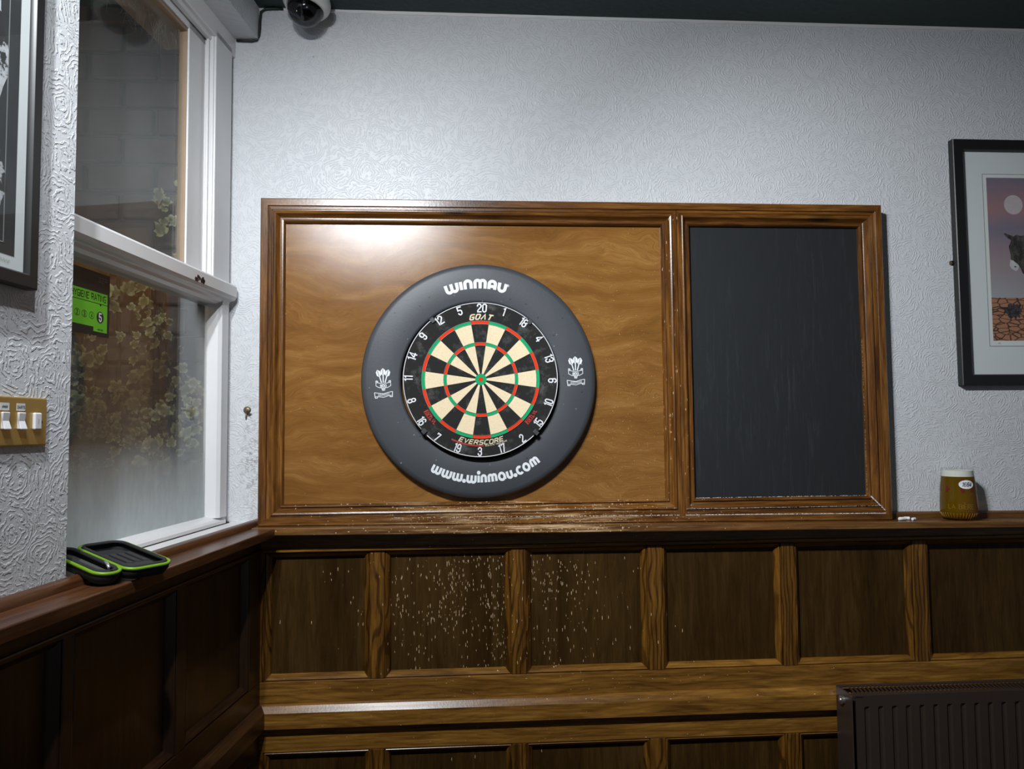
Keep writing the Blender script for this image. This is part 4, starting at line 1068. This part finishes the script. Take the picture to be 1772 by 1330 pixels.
m = MB(); m.tube([CP(-0.016, 0.030, 0.000), CP(-0.012, 0.042, 0.003), CP(-0.009, 0.055, 0.004)], 0.0028, 8); m.build('zip_pull', MAT['silver'], ca, smooth=True)

# ================================================================== BEER GLASS
bx_, by_ = 1.4365, -0.056; bz = zs(bx_)+0.0003
bg = empty('beer_glass', (bx_, by_, bz), label='full glass of amber lager on the shelf right of the blackboard', cat='glass')
out = [(0.0370, 0.0), (0.0385, 0.003), (0.0400, 0.006), (0.0470, 0.016), (0.0505, 0.024), (0.0515, 0.032), (0.0505, 0.060), (0.0480, 0.100), (0.0452, 0.140), (0.0438, 0.1545)]
wt = 0.0024
inn = [(r-wt, z) for r, z in reversed(out[2:])]
inn = [(0.0414, 0.1545)]+[(r+0.0018 if z < 0.13 else r, z) for r, z in inn[1:-1]]+[(0.0365, 0.0040), (0.0, 0.0035)]
MB().lathe([(0.0, 0.001), (0.034, 0.001)]+out+[(0.0428, 0.1555)]+inn, (bx_, by_, bz), 'z', 64).build('tumbler', MAT['tumbler'], bg, smooth=True)
beer = [(0.0, 0.0045), (0.0350, 0.0050), (0.0385, 0.0080)]+[(r-wt+0.0012, z) for r, z in out if 0.012 < z < 0.13]+[(0.0436, 0.1300), (0.0, 0.1300)]
MB().lathe(beer, (bx_, by_, bz), 'z', 64).build('lager', MAT['lager'], bg, smooth='auto')
MB().lathe([(0.0, 0.1303), (0.0430, 0.1303), (0.0418, 0.1480), (0.038, 0.1465), (0.02, 0.1475), (0.0, 0.147)], (bx_, by_, bz), 'z', 48).build('foam_head', MAT['foam'], bg, smooth='auto')
# fluted foot
for k in range(36):
    a = 2*pi*k/36
    r = [(bx_+rr*cos(a), by_+rr*sin(a), bz+h) for rr, h in ((0.0402, 0.0055), (0.0440, 0.011), (0.0478, 0.0168), (0.0506, 0.0235))]
    MB().tube(r, [0.0005, 0.0009, 0.0010, 0.0004], 6).build('flute', MAT['emboss'], bg, smooth=True)
def onglass(h0, ang, extra=0.0004):
    def f(a, b):
        z = h0+b
        for (r0, z0), (r1, z1) in zip(out, out[1:]):
            if z0 <= z <= z1: rr = r0+(r1-r0)*(z-z0)/(z1-z0); break
        an = radians(ang)+a/rr; rr += extra
        return (bx_+rr*sin(an), by_-rr*cos(an), bz+z)
    return f
f = onglass(0.108, -6)
def patch(mb, f, pts): mb.add([f(a, b) for a, b in pts], [tuple(range(len(pts)))])
m = MB()
for k in range(24):
    a0, a1 = 2*pi*k/24, 2*pi*(k+1)/24
    patch(m, f, [(0, 0), (0.0215*cos(a0), 0.0130*sin(a0)), (0.0215*cos(a1), 0.0130*sin(a1))])
m.build('oval_label', MAT['white_print'], bg, label='white oval label with 1664')
m = MB(); write(m, '1664', onglass(0.1025, -6, 0.0008), 0.0115, 0.0014, FONT, 0.26, slant=0.3, wide=0.95); m.build('label_number', plain('navy print', (0.01, 0.014, 0.05), 0.6), bg)
m = MB()
for pts in ([(-0.016, 0.009), (-0.006, 0.011), (-0.009, 0.018), (-0.013, 0.016)], [(0.016, 0.009), (0.006, 0.011), (0.012, 0.017)], [(-0.017, -0.010), (-0.006, -0.011), (-0.008, -0.022), (-0.013, -0.024), (-0.017, -0.020)], [(0.019, -0.008), (0.009, -0.011), (0.013, -0.023), (0.018, -0.020)]):
    patch(m, f, pts)
f2 = onglass(0.098, -100)
patch(m, f2, [(-0.03, 0.008), (0.022, 0.008), (0.034, -0.003), (0.022, -0.014), (-0.03, -0.014)])
m.build('red_badge', MAT['dark_red'], bg)
m = MB(); write(m, 'LA BIERE', onglass(0.0365, -26, 0.0008), 0.0125, 0.0012, FONT, 0.26, wide=0.98)
vs, fs = ribbon([(0.0076, 0.0190), (0.0110, 0.0160)], 0.0012); f3 = onglass(0.0365, -26, 0.0008); m.add([f3(a, b) for a, b in vs], fs)
m.build('raised_lettering', MAT['emboss'], bg)

# ================================================================== CHALK STUBS
def chalk(x, y, l, r, rot, label):
    z = zs(x)+r+0.0002
    c_, s_c = cos(radians(rot)), sin(radians(rot))
    e = empty('chalk_stub', (x, y, z-r), label=label, cat='chalk', group='chalk stubs on the shelf')
    pts = [(x+c_*t_*l/2, y+s_c*t_*l/2, z) for t_ in (-1, -0.85, 0, 0.85, 1)]
    MB().tube(pts, [r*0.75, r, r*0.97, r, r*0.7], 12).build('stick', MAT['chalk'], e, smooth='auto')
chalk(1.256, -0.060, 0.024, 0.0050, 12, 'longest white chalk stub beside the backboard corner')
chalk(1.278, -0.048, 0.016, 0.0048, -30, 'short white chalk stub between the longest stub and the crumb')
chalk(1.290, -0.062, 0.014, 0.0042, 25, 'smallest white chalk stub nearest the beer glass')

# ================================================================== WALL HOOK
hk = empty('wall_hook', (-0.678, 0.0, 1.640), label='tarnished brass window hook fixed beside the backboard', cat='hook')
MB().lathe([(0.0, -0.004), (0.009, -0.003), (0.011, -0.0002)], (-0.680, 0, 1.648), 'y', 20).build('rose', MAT['old_brass'], hk, smooth=True)
MB().tube([(-0.678, -0.002, 1.648), (-0.676, -0.014, 1.648), (-0.672, -0.019, 1.646), (-0.666, -0.020, 1.650)], [0.004, 0.0035, 0.004, 0.003], 10).build('hook_arm', MAT['old_brass'], hk, smooth=True)
MB().tube([(-0.681, -0.003, 1.640), (-0.682, -0.0045, 1.630), (-0.6825, -0.003, 1.622)], [0.003, 0.0025, 0.0015], 8).build('tail', MAT['old_brass'], hk, smooth=True)

# ================================================================== RADIATOR
RX0, RX1, RZ0, RZ1, RF, RB = 1.036, 2.10, 0.15, 0.829, -0.145, -0.056
ra = empty('radiator', ((RX0+RX1)/2, -0.1, RZ0), label='dark brown panel radiator under the shelf at the right', cat='radiator')
# pressed front panel: vertical channels
m = MB(); poly = [(RX0+0.012, RF)]
x = RX0+0.036
while x < RX1-0.04:
    poly += [(x, RF), (x+0.0035, RF+0.006), (x+0.0135, RF+0.006), (x+0.017, RF)]; x += 0.0405
poly += [(RX1-0.012, RF), (RX1-0.012, RF+0.012), (RX0+0.012, RF+0.012)]
front = poly[:-2]; vs = []; fs = []
zt, zb_ = 0.796, 0.20
rows = [(RZ0+0.01, 0), (zb_-0.004, 0), (zb_+0.004, 1), (zt-0.004, 1), (zt, 0), (RZ1-0.006, 0)]
for z, on in rows: vs += [(a, b if on else RF, z) for a, b in front]
nn = len(front)
for r in range(len(rows)-1):
    for i in range(nn-1): fs.append((r*nn+i, r*nn+i+1, (r+1)*nn+i+1, (r+1)*nn+i))
m = MB(); m.add(vs, fs); o = m.build('front_panel', MAT['rad'], ra)
sol = o.modifiers.new('solid', 'SOLIDIFY'); sol.thickness = 0.002; sol.offset = 0
MB().box(RX0+0.02, RX1-0.02, RF+0.014, RB, RZ0+0.02, RZ1-0.03).build('inner_fins', MAT['rad_dark'], ra)
m = MB(); m.prism([(RF+0.004, RZ0), (RB, RZ0), (RB, RZ1), (RF+0.006, RZ1), (RF-0.001, RZ1-0.005), (RF-0.001, RZ0)], 'x', RX0, RX0+0.004); m.build('side_panel', MAT['rad'], ra, bevel=0.0015)
m = MB(); m.prism([(RF+0.004, RZ0), (RB, RZ0), (RB, RZ1), (RF+0.006, RZ1), (RF-0.001, RZ1-0.005), (RF-0.001, RZ0)], 'x', RX1-0.004, RX1); m.build('side_panel', MAT['rad'], ra, bevel=0.0015)
MB().box(RX0+0.002, RX1-0.002, RF-0.001, RF+0.014, RZ1-0.010, RZ1).build('top_rail', MAT['rad'], ra, bevel=0.002)
MB().box(RX0+0.002, RX1-0.002, RB-0.012, RB, RZ1-0.006, RZ1).build('top_rail', MAT['rad'], ra, bevel=0.002)
gm = None; x = RX0+0.018; 
while x < RX1-0.02:
    if gm is None:
        o = MB().add([(0, RF+0.012-0, 0), (0.005, RF+0.012, 0), (0.019, RB-0.010, 0), (0.014, RB-0.010, 0), (0, RF+0.012, 0.003), (0.005, RF+0.012, 0.003), (0.019, RB-0.010, 0.003), (0.014, RB-0.010, 0.003)],
                     [(0, 3, 2, 1), (4, 5, 6, 7), (0, 1, 5, 4), (1, 2, 6, 5), (2, 3, 7, 6), (3, 0, 4, 7)]).build('grille_bar', MAT['rad'], None); gm = o.data; o.parent = ra
    else: o = link('grille_bar', gm, ra)
    o.location = (x-(RX0+RX1)/2, 0.1, RZ1-0.005-RZ0); x += 0.0125
m = MB()
def latx(prof, x0, y0, z0, n=20):
    vs = []; fs = []
    for k in range(n):
        a = 2*pi*k/n; vs += [(x0+h, y0+r*cos(a), z0+r*sin(a)) for r, h in prof]
    q = len(prof)
    for k in range(n):
        kk = (k+1) % n
        for i in range(q-1): fs.append((k*q+i, kk*q+i, kk*q+i+1, k*q+i+1))
    return MB().add(vs, fs)
latx([(0.0, -0.012), (0.006, -0.012), (0.008, -0.009), (0.012, -0.008), (0.013, 0.0)], RX0, -0.098, 0.800).build('end_plug', MAT['steel'], ra, smooth='auto', label='dull steel end plug')

# ================================================================== OUTSIDE: IVY, POT, COBWEB
random.seed(17)
iv = empty('ivy_plant', (-1.0, 0.02, 1.40), label='variegated ivy climbing the brick wall outside the lower pane', cat='plant')
def leaf_mesh(s, mat, nm):
    half = [(0.0, 0.02), (0.16, -0.12), (0.34, -0.08), (0.46, 0.12), (0.36, 0.26), (0.44, 0.50), (0.22, 0.56), (0.10, 0.80), (0.0, 1.0)]
    vs = []; 
    for a, b in half: vs.append((a*s, 0.22*s*sin(b*2.8+1)-abs(a)*0.45*s, (b-0.4)*s))
    for a, b in half[1:-1]: vs.append((-a*s, 0.22*s*sin(b*2.8+1)-abs(a)*0.45*s, (b-0.4)*s))
    c = len(vs); vs.append((0, -0.03*s, 0.0))
    order = list(range(0, 9))+list(range(15, 8, -1))
    fs = [(c, order[i], order[(i+1) % 16]) for i in range(16)]
    me = bpy.data.meshes.new(nm); me.from_pydata(vs, [], fs); me.materials.append(mat); me.update()
    for p in me.polygons: p.use_smooth = True
    return me
LV = [leaf_mesh(s, MAT['leaf'], 'leaf') for s in (0.036, 0.044, 0.030, 0.050)]
LP = leaf_mesh(0.052, MAT['leaf_pale'], 'leaf')
def put_leaf(x, y, z, me, sc=1.0):
    o = link('leaf', me, iv)
    o.location = (x+1.0, y-0.02, z-1.40)
    o.rotation_euler = (random.uniform(-0.7, 0.5), random.uniform(0, 2*pi), random.uniform(-0.6, 0.6))
    o.scale = (sc, sc, sc)
cnt = 0
while cnt < 255:
    x = random.uniform(-1.27, -0.80); z = random.uniform(1.44, 2.02)
    # thick low mass and thinner strands above it
    t_ = (x+1.22)/0.42
    dens = 0.0
    if 1.50+0.10*(1-t_) < z < 1.72: dens = 1.0
    elif z >= 1.72: dens = 0.35+0.3*sin(23*x+9*z)
    elif z < 1.56: dens = 0.25
    if random.random() > dens: continue
    put_leaf(x, random.uniform(-0.085, -0.005), z, random.choice(LV), random.uniform(0.65, 1.02)); cnt += 1
for x, z in ((-1.052, 1.965), (-1.058, 1.985)): put_leaf(x, -0.07, z, LP)
for q in range(12):
    put_leaf(random.uniform(-0.94, -0.82), random.uniform(-0.05, 0.0), random.uniform(2.06, 2.32), random.choice(LV), 0.9)
random.seed(8)
for q in range(8):
    x = -1.24+0.05*q; pts = []
    for k in range(9):
        pts.append((x, -0.004-0.012*random.random(), 1.38+0.085*k)); x = min(-0.85, x+random.uniform(-0.022, 0.026))
    MB().tube(pts, 0.0026, 5).build('stem', MAT['stem'], iv, smooth=True)
random.seed(31)
cw = MB()
for q in range(70):
    a = Vector((0.24+random.uniform(0, 0.26), -0.14-random.uniform(0, 0.05), 2.664))
    b = a+Vector((random.uniform(-0.07, 0.05), random.uniform(-0.03, 0.02), -random.uniform(0.01, 0.07)))
    cpt = (a+b)/2+Vector((0, 0, -random.uniform(0, 0.02)))
    cw.tube([a, cpt, b], 0.0004, 4, False)
o = cw.build('cobweb', MAT['web'], None, left=True)
tag(o, 'dusty cobweb threads under the outer head of the upper pane', 'cobweb', None, 'stuff')

drop_base()
